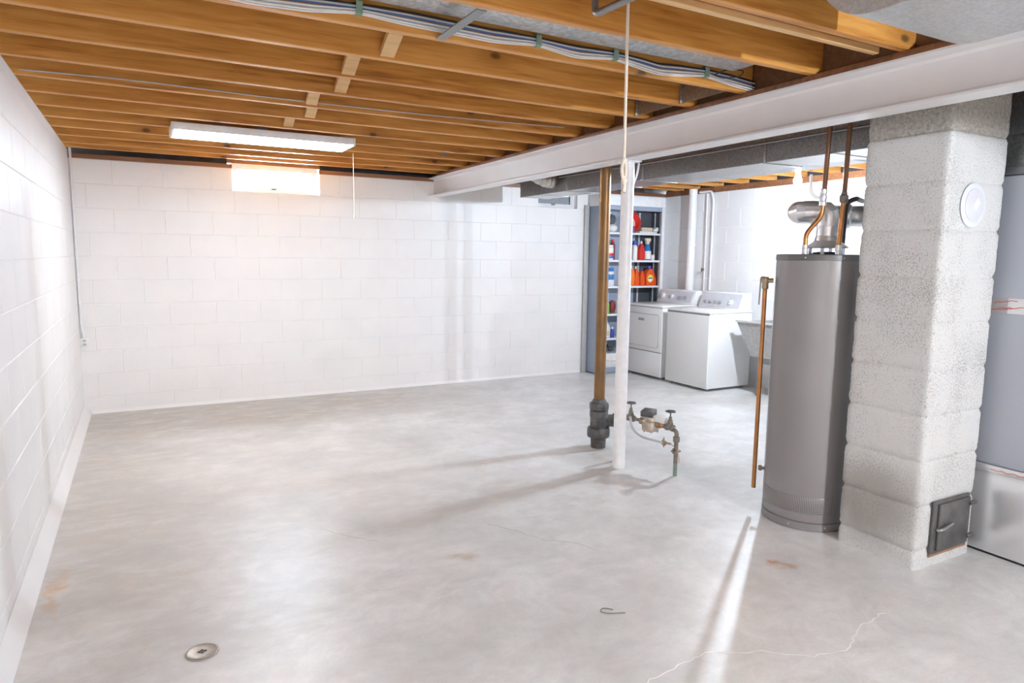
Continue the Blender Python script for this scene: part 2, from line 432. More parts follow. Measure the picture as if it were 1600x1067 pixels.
def block_wall(name, org, ud, nd, u0, u1, phase, holes=(), top=WT, zmin=-.02, m=.0045, dep=.0035, label=None, mat='paint_wall', parity=0):
    """Painted block wall as one connected surface with tooled joints. phase: u of a joint in odd rows; holes: (u0,u1) cut from the top row."""
    bm = BM(); cache = {}
    org = Vector(org); ud = Vector(ud); nd = Vector(nd)
    def V(u, z, d):
        k = (round(u, 4), round(z, 4), round(d, 4))
        if k not in cache: cache[k] = bm.verts.new(org+ud*u+Vector((0, 0, z))+nd*d)
        return cache[k]
    row = 0; zt = top
    while zt > zmin+1e-4:
        zb = max(zt-RH, zmin)
        off = phase+(BL/2 if (row+parity) % 2 == 0 else 0)
        us = [off+BL*k for k in range(-60, 60)]
        edges = sorted([u0, u1]+[u for u in us if u0+.01 < u < u1-.01])
        iv = list(zip(edges, edges[1:]))
        if row == 0:
            for h0, h1 in holes:
                nv = []
                for a, b_ in iv:
                    if b_ <= h0 or a >= h1: nv.append((a, b_)); continue
                    if a < h0-.005: nv.append((a, h0))
                    if b_ > h1+.005: nv.append((h1, b_))
                iv = nv
        for a, b_ in iv:
            mid = [u for u in [off+BL*k+BL/2 for k in range(-60, 60)] if a+.02 < u < b_-.02][:1]
            ul = [a]+mid+[b_]; ui = [a+m]+mid+[b_-m]
            outer = [V(u, zb, -dep) for u in ul]+[V(u, zt, -dep) for u in ul[::-1]]
            inner = [V(u, zb+m, 0) for u in ui]+[V(u, zt-m, 0) for u in ui[::-1]]
            bm.faces.new(inner)
            n = len(outer)
            for i in range(n):
                bm.faces.new((outer[i], outer[(i+1) % n], inner[(i+1) % n], inner[i]))
        zt = zb; row += 1
    # give the wall its thickness: a backing shell joined at the outline
    bk = -.20
    def face(*p): bm.faces.new([V(*q) for q in p])
    hs = sorted(holes); zrow = top-RH
    segs = []; cur = u0
    for h0, h1 in hs: segs.append((cur, h0)); cur = h1
    segs.append((cur, u1))
    for a, b_ in segs:
        face((a, top, -dep), (b_, top, -dep), (b_, top, bk), (a, top, bk))
        if a != u0: face((a, zrow, -dep), (a, top, -dep), (a, top, bk), (a, zrow, bk))
        if b_ != u1: face((b_, zrow, -dep), (b_, top, -dep), (b_, top, bk), (b_, zrow, bk))
        face((a, zrow, bk), (b_, zrow, bk), (b_, top, bk), (a, top, bk))
    for h0, h1 in hs: face((h0, zrow, -dep), (h1, zrow, -dep), (h1, zrow, bk), (h0, zrow, bk))
    face((u0, zmin, bk), (u1, zmin, bk), (u1, zrow, bk), (u0, zrow, bk))
    o = obj(name, bm, mat, loc=tuple(org), ang=12)
    return struct(o, label)

W1, W2 = (1.278, 2.104), (4.70, 5.27)
block_wall('wall_back', (0, YB, 0), (1, 0, 0), (0, -1, 0), XL-.2, XR+.2, X0, holes=(W1, W2), label='white painted concrete block wall at the far end')
block_wall('wall_left', (XL, 0, 0), (0, -1, 0), (1, 0, 0), -.2, -YF+.2, .26, label='white painted concrete block wall along the long side')
block_wall('wall_right', (XR, 0, 0), (0, -1, 0), (-1, 0, 0), -.2, -YF+.2, .10, label='white painted concrete block wall behind the laundry')
block_wall('wall_front', (0, YF, 0), (1, 0, 0), (0, 1, 0), XL-.2, XR+.2, .05, label='white painted concrete block wall behind the viewer')

fl = struct(obj('floor', mk(box, (XL-.2, YF-.2, -.15), (XR+.2, YB+.2, 0)), 'floor', loc=(0, 0, 0)), 'grey stained concrete basement floor')
struct(obj('ceiling', mk(box, (XL-.3, YF-.3, CZ), (XR+.3, YB+.35, CZ+.05)), 'deck'), 'brown plank underside of the floor above')
# rim boards that close the joist space
struct(obj('trim_1', mk(box, (XL-.25, .13, WT-.0), (XR+.25, .17, CZ)), 'dark'), 'dark board closing the joist space above the far wall') if False else None
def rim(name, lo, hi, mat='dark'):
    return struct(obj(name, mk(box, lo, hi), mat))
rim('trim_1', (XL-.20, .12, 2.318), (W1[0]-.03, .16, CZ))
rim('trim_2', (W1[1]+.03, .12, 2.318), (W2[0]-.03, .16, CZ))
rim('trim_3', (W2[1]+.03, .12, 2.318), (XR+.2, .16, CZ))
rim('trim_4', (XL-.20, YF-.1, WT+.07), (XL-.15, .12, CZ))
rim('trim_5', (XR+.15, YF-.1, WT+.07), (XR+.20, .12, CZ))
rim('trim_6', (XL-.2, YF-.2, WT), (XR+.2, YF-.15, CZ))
# sill plates on the wall tops
rim('trim_7', (XL-.15, .004, WT), (W1[0], .14, 2.317), 'plate')
rim('trim_8', (W1[1], .004, WT), (W2[0], .14, 2.317), 'plate')
rim('trim_9', (W2[1], .004, WT), (XR+.15, .14, 2.317), 'plate')
rim('trim_10', (XL-.15, YF, WT), (XL-.0005, -.002, JZ-.001), 'paint_wall')
rim('trim_11', (XR+.002, YF, WT), (XR+.15, -.002, JZ-.001), 'plate')
rim('trim_14', (3.362, YF, JZ), (3.402, .10, CZ), 'deck')
rim('trim_12', (W1[0]-.03, .10, 2.335), (W1[1]+.03, .16, CZ), 'plate')
rim('trim_13', (W2[0]-.03, .10, 2.335), (W2[1]+.03, .16, CZ), 'plate')
# sloped mortar fillet along the foot of the left wall
struct(obj('baseboard_left', mk(prism, [(XL+.001, 0), (.004, 0), (-.006, .028), (XL+.001, .085)], 1, YF+.01, -.006), 'paint_wall'), 'white painted mortar fillet along the foot of the wall')
struct(obj('baseboard_back', mk(prism, [(-.001, 0), (-.014, 0), (-.001, .03)], 0, .006, 5.36), 'paint_wall'), 'white painted mortar fillet along the foot of the far wall')

# windows --------------------------------------------------------------------
def window(name, h, z0, z1, label, catch, pane='glass'):
    x0, x1 = h; y = .075
    bm = BM(); w = .03
    outer = [(x0+.004, z0+.004), (x1-.004, z0+.004), (x1-.004, z1), (x0+.004, z1)]
    inner = [(x0+w, z0+w), (x1-w, z0+w), (x1-w, z1-w), (x0+w, z1-w)]
    A = [[bm.verts.new((p[0], yy, p[1])) for p in q] for q in (outer, inner) for yy in (y, y+.035)]
    o0, o1, i0, i1 = A
    for i in range(4):
        j = (i+1) % 4
        for a, b_ in ((o0, i0), (i0, i1), (i1, o1), (o1, o0)):
            bm.faces.new((a[i], a[j], b_[j], b_[i]))
    f = struct(obj(name, bm, 'trim_white', loc=((x0+x1)/2, y, z0)), label)
    obj('pane', mk(box, (x0+w-.004, y+.016, z0+w-.004), (x1-w+.004, y+.020, z1-w+.004)), pane, f)
    # inner sash
    bm = BM(); v = w+.022
    outer = inner; inner = [(x0+v, z0+v), (x1-v, z0+v), (x1-v, z1-v), (x0+v, z1-v)]
    A = [[bm.verts.new((p[0], yy, p[1])) for p in q] for q in (outer, inner) for yy in (y+.006, y+.03)]
    o0, o1, i0, i1 = A
    for i in range(4):
        j = (i+1) % 4
        for a, b_ in ((o0, i0), (i0, i1), (i1, o1), (o1, o0)):
            bm.faces.new((a[i], a[j], b_[j], b_[i]))
    obj('sash', bm, 'trim_white', f)
    bm = BM()
    box(bm, (catch-.022, y-.012, z0+.034), (catch+.022, y+.002, z0+.05), .003)
    tube(bm, smooth_path([(catch-.01, y-.01, z0+.045), (catch-.008, y-.026, z0+.06), (catch+.022, y-.03, z0+.066)], .01), .005, 8)
    obj('latch', bm, 'old_brass', f)
    return f
window('window_1', W1, WT-RH+.001, 2.335, 'small white hopper window high in the far wall, blown out by daylight', 1.67)
window('window_2', W2, WT-RH+.001, 2.335, 'small white hopper window half hidden by the big duct', 4.96, 'glass_dimmed')

# ------------------------------------------------------------------ steel beam and posts
BX, BB, BT = 3.36, 2.115, 2.313
def ibeam(bm):
    w, tf, tw = .068, .012, .006
    poly = [(-w, BB), (w, BB), (w, BB+tf*.8), (tw+.008, BB+tf+.008), (tw, BB+tf+.02), (tw, BT-tf-.02), (tw+.008, BT-tf-.008), (w, BT-tf*.8), (w, BT),
            (-w, BT), (-w, BT-tf*.8), (-tw-.008, BT-tf-.008), (-tw, BT-tf-.02), (-tw, BB+tf+.02), (-tw-.008, BB+tf+.008), (-w, BB+tf*.8)]
    prism(bm, [(BX+x, z) for x, z in poly], 1, YF+.05, -.006)
tag(obj('steel_beam', mk(ibeam), 'paint_steel', ang=25), 'long white painted steel beam running under the joists on the white post', 'beam')
tag(obj('beam_nailer', mk(box, (BX-.05, YF+.05, BT+.001), (BX+.05, -.17, JZ-.001), .002), 'plate'), 'thin brown wooden board lying on top of the steel beam', 'board')

post = thing('steel_post', 'round white painted steel post holding up the beam beside the brown pipe', 'post', (3.362, -3.42, 0))
obj('shaft', mk(lathe, [(.043, 0), (.043, BB-.012)], (3.362, -3.42, 0), seg=40), 'post_paint', post)
obj('top_plate', mk(box, (3.30, -3.485, BB-.012), (3.424, -3.355, BB-.0005), .002), 'post_paint', post)

# ------------------------------------------------------------------ joists
ORD = ['', 'first', 'second', 'third', 'fourth', 'fifth', 'sixth', 'seventh', 'eighth', 'ninth', 'tenth', 'eleventh', 'twelfth', 'thirteenth', 'fourteenth', 'fifteenth', 'sixteenth']
YS = [-5.285, -4.84] + [-4.415+.398*k for k in range(11)] + [-.135]     # far edge of each joist, from the nearest
near = [-9.9+.405*k for k in range(10)]
jm = None
YJ = sorted([y for y in YS], reverse=True)
extra = [y for y in near if y < -6.05]
EX = {1: '', }
for i, y in enumerate(YJ+sorted(extra, reverse=True)):
    lab = 'orange wood floor joist ending on the beam, %s from the far wall' % (ORD[i+1] if i+1 < len(ORD) else 'past the duct elbow')
    if i == 4: lab = 'orange wood floor joist with the fluorescent fixture mounted under it, fifth from the far wall'
    if i == 5: lab = 'orange wood floor joist, sixth from the far wall, right in front of the fluorescent fixture'
    if i == 11: lab = 'orange wood floor joist with the bundle of cables clipped along its face'
    if i == 12: lab = 'orange wood floor joist just in front of the galvanised bay duct'
    if i == 13: lab = 'orange wood floor joist meeting the big rounded duct elbow'
    if i > 13: lab = 'orange wood floor joist over the near end of the room, %d past the elbow duct' % (i-13)
    if jm is None:
        jm = obj('floor_joist', mk(box, (XL-.12, y-.04, JZ), (BX, y, CZ-.002), .003, 1), 'joist'); o = jm
        y_ref = y
    else:
        o = jm.copy(); COL.objects.link(o); o.location.y = jm.location.y+(y-y_ref)
    tag(o, lab, 'joist', 'floor joists left of the beam')
j2 = None
for i, y in enumerate(YJ+sorted(extra, reverse=True)):
    yy = y-.046
    if -5.42 < yy < -4.94: continue
    if j2 is None:
        j2 = obj('laundry_joist', mk(box, (BX+.044, yy-.04, JZ), (XR+.12, yy, CZ-.002), .003, 1), 'joist'); o = j2; y2 = yy
    else:
        o = j2.copy(); COL.objects.link(o); o.location.y = j2.location.y+(yy-y2)
    tag(o, 'orange wood floor joist on the laundry side, number %d from the far wall' % (i+1), 'joist', 'floor joists right of the beam')

# diagonal wooden bridging between joists
for k, x in enumerate((1.481, 1.411, 1.475, 1.405, 1.482, 1.418)):
    yn = -4.415+.398*k+.001; yf = -4.415+.398*(k+1)-.041; w = .033
    tag(obj('ceiling_bridging', mk(prism, [(yn, 2.535), (yn, 2.568), (yf, 2.388), (yf, 2.354)], 0, x-w, x+w, .002), 'joist_pale'),
        'pale diagonal wooden bridging piece between joists, %s of six counted from the cable bundle' % ORD[k+1], 'wooden brace', 'bridging between the joists')

# wood strip beside the near joist
tag(obj('wood_strip', mk(box, (2.0, -5.225, JZ+.002), (3.27, -5.195, JZ+.03), .003, 1), 'joist_pale'), 'narrow pale wooden strip running close beside the joist at the duct elbow', 'wooden strip')

# small steel junction plates on the far joists
for i, (x, k) in enumerate([(1.30, 7), (1.87, 8), (2.95, 8)]):
    y = -4.415+.398*k-.04
    tag(obj('mounting_plate', mk(box, (x-.035, y-.012, JZ+.035), (x+.035, y-.0008, JZ+.085), .004), 'grey_steel'),
        ['small grey metal plate on a joist above the daylit window', 'small grey metal plate on a joist between window and pull chain', 'small grey metal plate on a joist near the steel beam'][i], 'metal plate', 'plates on the joists')

# ------------------------------------------------------------------ bay duct, cables, hanger
tag(obj('bay_duct', mk(box, (.55, -4.797, 2.402), (3.12, -4.548, 2.575), .012, 3), 'galv'), 'spangled galvanised duct tucked between two joists above the cables', 'duct')
tag(obj('hanger_strap', mk(prism, [(-4.84, 2.3385), (-4.458, 2.3385), (-4.458, 2.343), (-4.84, 2.343)], 0, 1.552, 1.592), 'grey_steel'), 'flat grey metal strap bridging two joists under the bay duct', 'strap')
CAB = [(.30, 2.39), (.60, 2.372), (.865, 2.366), (1.043, 2.375), (1.233, 2.392), (1.437, 2.389), (1.601, 2.387), (1.805, 2.384), (2.023, 2.395), (2.224, 2.381), (2.438, 2.397), (2.707, 2.372), (3.007, 2.396), (3.177, 2.384), (3.35, 2.372)]
CLIPS = (1.233, 2.023, 2.438, 3.007)
def bundle_path(dz, dy, wob, seed):
    out = []; x = CAB[0][0]
    while x <= 3.352:
        i = max(j for j in range(len(CAB)) if CAB[j][0] <= x+1e-6); j = min(i+1, len(CAB)-1)
        t = (x-CAB[i][0])/max(1e-6, CAB[j][0]-CAB[i][0]); zc = CAB[i][1]*(1-t)+CAB[j][1]*t
        k = 1+.55*min(1, min(abs(x-c) for c in CLIPS)/.18)          # the bundle spreads between clips
        out.append((x, -4.4615+dy*k, zc+(dz-.004)*k+.004)); x += .05
    return smooth_path(out, .02, 2)
cnum = 0
for mat, lab, dz, dy, s in (('wire_blue', 'blue', .011, 0, 1), ('wire_white', 'white', .000, -.010, 2), ('wire_grey', 'grey', .000, 0, 3), ('wire_white', 'white', -.011, -.002, 4),
                            ('wire_white', 'white', -.009, -.0125, 5), ('wire_black', 'black', .021, -.002, 6), ('wire_grey', 'grey', .012, -.011, 7)):
    words = {1: 'blue sheathed cable running between the black and grey ones in the clipped bundle', 2: 'white sheathed cable in the middle of the clipped bundle', 3: 'grey sheathed cable in the middle of the clipped bundle',
             4: 'white sheathed cable along the underside of the clipped bundle', 5: 'white sheathed cable bulging at the front of the clipped bundle', 6: 'black sheathed cable along the top of the clipped bundle', 7: 'grey sheathed cable on the outside of the clipped bundle'}[s]
    tag(obj('electrical_cable', mk(tube, bundle_path(dz, dy, .006, s), .0040, 8), mat), words, 'cable', 'cables clipped along a joist')
for x, z, w in ((1.233, 2.392, 'beside the hanger strap'), (2.023, 2.395, 'left of the pull cord'), (2.438, 2.397, 'right behind the pull cord'), (3.007, 2.396, 'closest to the steel beam')):
    bm = BM(); prism(bm, [(-4.4555, z-.020), (-4.4555, z-.017), (-4.480, z-.017), (-4.480, z+.027), (-4.4555, z+.027), (-4.4555, z+.030), (-4.483, z+.030), (-4.486, z+.027), (-4.486, z-.017), (-4.483, z-.020)], 0, x-.012, x+.012)
    tag(obj('cable_clip', bm, 'green'), 'sage green plastic clip round the cable bundle, ' + w, 'clip', 'green cable clips')
bm = BM()
tube(bm, smooth_path([(3.02, -4.50, 2.39), (3.05, -4.55, 2.36), (3.12, -4.60, 2.37), (3.14, -4.60, 2.40), (3.08, -4.55, 2.41), (3.03, -4.51, 2.385)], .03), .003, 6)
tag(obj('hanging_wire_loop', bm, 'wire_black'), 'thin black loose wire loop hanging at the end of the cable bundle', 'wire')
# thin cable stapled along a farther joist
tag(obj('thin_cable', mk(tube, smooth_path([(-.02, -2.868, 2.365), (.45, -2.868, 2.378), (1.05, -2.868, 2.37), (1.75, -2.868, 2.372), (2.3, -2.868, 2.378), (3.2, -2.868, 2.40)], .2), .004, 6), 'wire_grey'), 'single thin grey cable stapled along a joist halfway to the far wall', 'cable')
# sheet metal draft stops by the beam
for k, w in ((0, 'closest to the cable bundle'), (1, 'second from the cable bundle')):
    bm = BM(); y0 = -4.415+.398*k+.001; y1 = y0+.356
    box(bm, (3.215, y0, JZ+.002), (3.219, y1, CZ-.004))
    box(bm, (3.205, y1-.02, JZ+.002), (3.216, y1-.008, CZ-.004), .002)
    tag(obj('sheet_metal_blocking', bm, 'galv_dark'), 'spangled sheet metal panel closing the joist bay at the beam, ' + w, 'metal panel', 'sheet metal bay panels')
# near pipe bend at the ceiling
tag(obj('pipe_bend', mk(tube, smooth_path([(1.935, -5.02, 2.58), (1.935, -5.02, 2.335), (1.96, -5.5, 2.335), (2.0, -6.4, 2.335)], .03), .013, 14), 'grey_steel'), 'dark grey pipe bending down and along under the joists beside the pull cord', 'pipe')

# ------------------------------------------------------------------ fluorescent fixture
def fixture(loc, label):
    x, y, z = loc
    t = thing('fluorescent_ceiling_light', label, 'ceiling light', loc)
    L, n0, n1 = .622, -.165, .165
    bm = BM()
    prism(bm, [(y+n0-.018, z-.001), (y+n1+.03, z-.001), (y+n1+.024, z-.050), (y+n0-.008, z-.050)], 0, x-L, x+L, .002)
    obj('housing', bm, 'trim_white', t)
    bm = BM()
    prism(bm, [(y+n0-.006, z-.0505), (y+n1+.021, z-.0505), (y+n1+.018, z-.0565), (y+n0-.003, z-.0565)], 0, x-L+.012, x+L-.012)
    obj('lens', bm, 'tube_glow', t)
    for s in (-1, 1):
        obj('end_cap', mk(box, (x+s*(L-.004)-.008, y+n0-.020, z-.057), (x+s*(L-.004)+.008, y+n1+.032, z-.001), .002), 'trim_white', t)
    return t
fixture((1.315, -1.73, JZ), 'long white fluorescent fixture glowing under the joists near the far window')
fixture((1.4, -7.9, JZ), 'assumed fluorescent fixture added out of view behind the viewer')  # assumed fixture, added to light the joist faces toward the viewer
bm = BM(); tube(bm, [(2.02, -1.56, 2.284), (2.02, -1.56, 1.80)], .0022, 6)
ch = thing('pull_chain', 'thin beaded pull chain hanging from the fluorescent fixture end', 'pull chain', (2.02, -1.56, 1.76))
obj('cord', bm, 'rope', ch)
obj('bell', mk(lathe, [(.003, 1.80), (.007, 1.785), (.006, 1.765), (.002, 1.758)], (2.02, -1.56, 0), seg=12), 'rope', ch)

# thick pull cord with knotted loop
pc = thing('pull_rope', 'cream pull rope with a knotted loop hanging before the beam and post', 'rope', (2.063, -5.05, 1.70))
obj('cord', mk(tube, [(2.058, -5.05, 2.58), (2.061, -5.05, 2.2), (2.064, -5.05, 1.83)], .0058, 10), 'rope', pc)
bm = BM()
tube(bm, smooth_path([(2.064, -5.05, 1.835), (2.05, -5.056, 1.815), (2.046, -5.06, 1.79), (2.056, -5.056, 1.765), (2.07, -5.05, 1.77), (2.078, -5.045, 1.795), (2.074, -5.045, 1.82), (2.062, -5.05, 1.838)], .02), .0062, 10)
obj('loop', bm, 'rope', pc)
bm = BM(); sphere(bm, (2.062, -5.05, 1.832), .012, (1, 1, .9), 14, 10)
obj('knot', bm, 'rope', pc)
bm = BM(); sphere(bm, (2.062, -5.055, 1.757), .012, (1, 1, 1.1), 14, 10)
tube(bm, [(2.062, -5.055, 1.757), (2.065, -5.055, 1.735), (2.061, -5.055, 1.715)], [.008, .0065, .010], 10)
obj('tail', bm, 'rope', pc)

# ------------------------------------------------------------------ corner conduit and outlet
tag(obj('corner_conduit', mk(tube, smooth_path([(-.026, -.016, 2.36), (-.030, -.016, .80), (-.018, -.018, .735), (-.018, -.022, .70)], .06), .010, 12), 'trim_white'), 'white painted conduit running down the far corner to the outlet box', 'conduit')
ob = thing('outlet_box', 'white surface-mounted outlet box low in the far corner', 'outlet', (-.012, -.02, .62))
obj('box', mk(box, (-.042, -.042, .625), (.018, -.002, .698), .004), 'post_paint', ob)
obj('cover_plate', mk(box, (-.044, -.046, .622), (.020, -.0425, .701), .0015), 'trim_white', ob)
for dz in (.645, .678):
    obj('socket', mk(box, (-.024, -.0485, dz-.010), (0.0, -.0462, dz+.010), .002), 'cabinet_edge', ob)

# ------------------------------------------------------------------ waste stack
SX, SY = 3.53, -2.94
st = thing('waste_stack', 'brown drain stack with black cast-iron fittings at its foot beside the post', 'drain pipe', (SX, SY, 0))
obj('pipe', mk(lathe, [(.0425, .36), (.0425, JZ-.002)], (SX, SY, 0), seg=32), 'brown_pipe', st)
bm = BM(); lathe(bm, [(.05, .345), (.056, .352), (.056, .366), (.046, .382), (.046, .36)], (SX, SY, 0), seg=32, caps=False)
lathe(bm, [(.046, .29), (.074, .30), (.076, .335), (.072, .352), (.05, .358)], (SX, SY, 0), seg=8)
obj('hub', bm, 'iron', st)
bm = BM(); lathe(bm, [(.066, .12), (.068, .125), (.066, .235), (.070, .24), (.072, .285), (.068, .292)], (SX, SY, 0), seg=32)
obj('tee_body', bm, 'iron', st)
bm = BM(); lathe(bm, [(.048, .0), (.048, .085), (.058, .087), (.060, .105), (.056, .11), (.056, .122)], (SX+.04, SY-.0, .205), (.9, -.35, .0), seg=28)
for v in bm.verts: pass
obj('branch', bm, 'iron', st)
bm = BM(); lathe(bm, [(.058, 0), (.060, .075), (.084, .085), (.088, .10), (.088, .145), (.082, .158), (.068, .162)], (SX, SY, 0), seg=32)
obj('floor_hub', bm, 'iron', st)

# ------------------------------------------------------------------ water meter
A = Vector((3.585, -3.752, 0)); E = Vector((3.50, -3.33, 0)); DIR = (E-A).normalized(); MZ = .325
def mp(t, z=MZ): v = A+(E-A)*t; return Vector((v.x, v.y, z))
wm = thing('water_meter', 'brass water meter with two handwheel valves on a pipe rising from the floor', 'water meter', (A.x, A.y, 0))
bm = BM(); tube(bm, [(A.x, A.y, 0), (A.x, A.y, .09)], .0135, 16); obj('floor_pipe', bm, 'verdigris', wm)
bm = BM(); tube(bm, smooth_path([(A.x, A.y, .09), (A.x, A.y, MZ-.015), mp(.10, MZ)], .05, 8), .0145, 16)
lathe(bm, [(.019, .0), (.023, .004), (.023, .036), (.019, .04)], (A.x, A.y, .235), seg=8)
obj('riser_pipe', bm, 'old_brass', wm)
bm = BM(); box(bm, (A.x-.03, A.y-.018, .165), (A.x+.03, A.y+.018, .180), .004); tube(bm, [(A.x-.025, A.y, .158), (A.x-.025, A.y, .195)], .005, 8); obj('clamp', bm, 'old_brass', wm)
bm = BM(); tube(bm, [mp(.06), mp(1.02)], .0125, 16); obj('body_pipe', bm, 'old_brass', wm)
for t, nm in ((.13, 'near'), (.93, 'far')):
    c = mp(t)
    bm = BM()
    lathe(bm, [(.017, -.034), (.024, -.03), (.024, -.016), (.020, -.01), (.020, .01), (.024, .016), (.024, .03), (.017, .034)], c, DIR, 16)
    lathe(bm, [(.019, .0), (.021, .03), (.016, .04), (.017, .052), (.012, .056), (.011, .075), (.005, .078), (.005, .115)], c, (0, 0, 1), 16)
    v = obj('valve', bm, 'old_brass', wm)
    bm = BM()
    torus(bm, c+Vector((0, 0, .112)), (0, 0, 1), .030, .005, 24, 8)
    for k in range(5):
        a = k*2*PI/5
        tube(bm, [c+Vector((0, 0, .113)), c+Vector((.029*math.cos(a), .029*math.sin(a), .112))], .0038, 6)
        sphere(bm, c+Vector((.030*math.cos(a), .030*math.sin(a), .112)), .0075, (1, 1, .8), 8, 6)
    lathe(bm, [(.009, .104), (.009, .120), (.004, .122)], c, (0, 0, 1), 12)
    obj('handwheel', bm, 'iron', v)
c = mp(.52)
bm = BM(); lathe(bm, [(.030, -.062), (.045, -.055), (.058, -.045), (.060, -.012), (.056, -.005), (.056, .012), (.048, .022), (.046, .045)], c, (0, 0, 1), 28)
for k in range(6):
    a = k*PI/3; lathe(bm, [(.008, -.06), (.008, -.035)], c+Vector((.052*math.cos(a), .052*math.sin(a), 0)), (0, 0, 1), 8)
obj('meter_body', bm, 'bronze_meter', wm)
for s in (-.16, .16):
    cc = mp(.52+s); bm = BM(); lathe(bm, [(.018, -.02), (.026, -.016), (.026, .016), (.018, .02)], cc, DIR, 8); obj('union_nut', bm, 'brass', wm)
bm = BM()
box(bm, (-.046, -.046, 0), (.046, .046, .045), .008); lathe(bm, [(.018, .044), (.016, .052), (.004, .053)], (0, 0, 0), (0, 0, 1), 16)
rotz = Matrix.Translation(c+Vector((0, .02, .045))) @ Matrix.Rotation(.5, 4, 'Z') @ Matrix.Rotation(-.12, 4, 'Y')
bmesh.ops.transform(bm, matrix=rotz, verts=bm.verts)
obj('register', bm, 'iron', wm)
bm = BM(); box(bm, (-.05, -.05, 0), (.05, .05, .05), .012)
bmesh.ops.transform(bm, matrix=Matrix.Translation(mp(.36, MZ+.012)+Vector((.035, 0, 0))) @ Matrix.Rotation(.3, 4, 'Z'), verts=bm.verts)
obj('reading_unit', bm, 'white', wm)
bm = BM(); cc = mp(.30); tube(bm, [mp(.24), mp(.36)], .0165, 14); obj('copper_sleeve', bm, 'copper', wm)
bm = BM(); tube(bm, smooth_path([(3.50, -3.33, MZ), (3.458, -3.295, MZ), (3.455, -3.295, 0.002)], .03), .0125, 14); obj('inlet_pipe', bm, 'old_brass', wm)
gc = thing('bonding_conduit', 'thin grey conduit sagging below the water meter to a small clamp', 'conduit', (3.5, -3.5, .2))
obj('conduit', mk(tube, smooth_path([(3.435, -3.44, .36), (3.445, -3.45, .27), (3.475, -3.52, .225), (3.53, -3.62, .215), (3.548, -3.668, .215)], .08), .0085, 10), 'wire_grey', gc)
bm = BM(); box(bm, (3.540, -3.685, .198), (3.558, -3.655, .232), .003); tube(bm, [(3.548, -3.67, .185), (3.548, -3.67, .25)], .005, 8); tube(bm, [(3.552, -3.684, .217), (3.565, -3.72, .217)], .007, 8)
obj('clamp', bm, 'brass', gc)
obj('ground_wire', mk(tube, smooth_path([(3.565, -3.72, .217), (3.555, -3.80, .20), (3.560, -3.815, .13), (3.58, -3.79, .10)], .04), .0025, 6), 'copper', gc)

# ------------------------------------------------------------------ water heater
HC = Vector((3.755, -4.65, 0)); LA = Vector((.608, -.794, 0)); DE = Vector((.794, .608, 0)); HR = .232; HZ = 1.50
def H(l, d, z): return HC+LA*l+DE*d+Vector((0, 0, z))
wh = thing('water_heater', 'tall grey cylindrical water heater standing against the block chimney', 'water heater', (HC.x, HC.y, 0))
bm = BM(); lathe(bm, [(HR-.006, .045), (HR, .05), (HR, HZ-.03), (HR-.003, HZ-.027)], (HC.x, HC.y, 0), seg=72); obj('jacket', bm, 'heater', wh)
bm = BM(); lathe(bm, [(HR-.03, 0), (HR-.004, 0), (HR+.002, .004), (HR+.002, .042), (HR-.004, .046)], (HC.x, HC.y, 0), seg=72); obj('base_ring', bm, 'heater', wh)
bm = BM(); lathe(bm, [(HR-.002, HZ-.034), (HR+.004, HZ-.032), (HR+.004, HZ-.004), (HR-.002, HZ), (HR-.02, HZ-.006), (.02, HZ-.008)], (HC.x, HC.y, 0), seg=72); obj('top_pan', bm, 'heater_dark', wh)
af = math.atan2(-.608, -.794)          # direction of the room side seen from the door
bm = BM(); lathe(bm, [(HR+.0005, .095), (HR+.002, .098), (HR+.002, .185), (HR+.0005, .188)], (HC.x, HC.y, 0), seg=40, a0=af-1.30, a1=af+.62); obj('air_grille', bm, 'grille', wh)
bm = BM(); lathe(bm, [(HR+.0004, .06), (HR+.003, .062), (HR+.003, HZ-.04), (HR+.0004, HZ-.038)], (HC.x, HC.y, 0), seg=2, a0=af-1.46, a1=af-1.40); obj('edge_glint', bm, 'steel', wh)  # bright strip standing in for the highlight on the jacket's edge
for a in (-.35, .45):
    p = Vector((HC.x+(HR+.003)*math.cos(af+a), HC.y+(HR+.003)*math.sin(af+a), .025))
    bm = BM(); sphere(bm, p, .005, u=10, v=8); obj('screw', bm, 'steel', wh)
    p.z = HZ-.018; bm = BM(); sphere(bm, p, .005, u=10, v=8); obj('screw', bm, 'steel', wh)
# draft hood
hb = H(.02, .02, 0)
bm = BM(); lathe(bm, [(.11, HZ+.035), (.112, HZ+.04), (.066, HZ+.075), (.062, HZ+.10), (.058, HZ+.10)], (hb.x, hb.y, 0), seg=40); obj('draft_hood', bm, 'steel', wh)
for k in range(4):
    a = k*PI/2+.4; x, y = hb.x+.085*math.cos(a), hb.y+.085*math.sin(a)
    obj('hood_leg', mk(box, (x-.012, y-.003, HZ-.006), (x+.012, y+.003, HZ+.042)), 'steel', wh)
bm = BM(); lathe(bm, [(.075, HZ-.006), (.07, HZ+.012), (.04, HZ+.016)], (hb.x, hb.y, 0), seg=32); obj('flue_collar', bm, 'black', wh)
# drain valve low on the side
d0 = HC-LA*HR*.985+Vector((0, 0, .255))
bm = BM(); tube(bm, [d0, d0-LA*.018], .009, 12); lathe(bm, [(.016, -.010), (.018, 0), (.014, .010)], d0-LA*.026, (-LA.x, -LA.y, 0), 12); obj('drain_valve', bm, 'old_brass', wh)

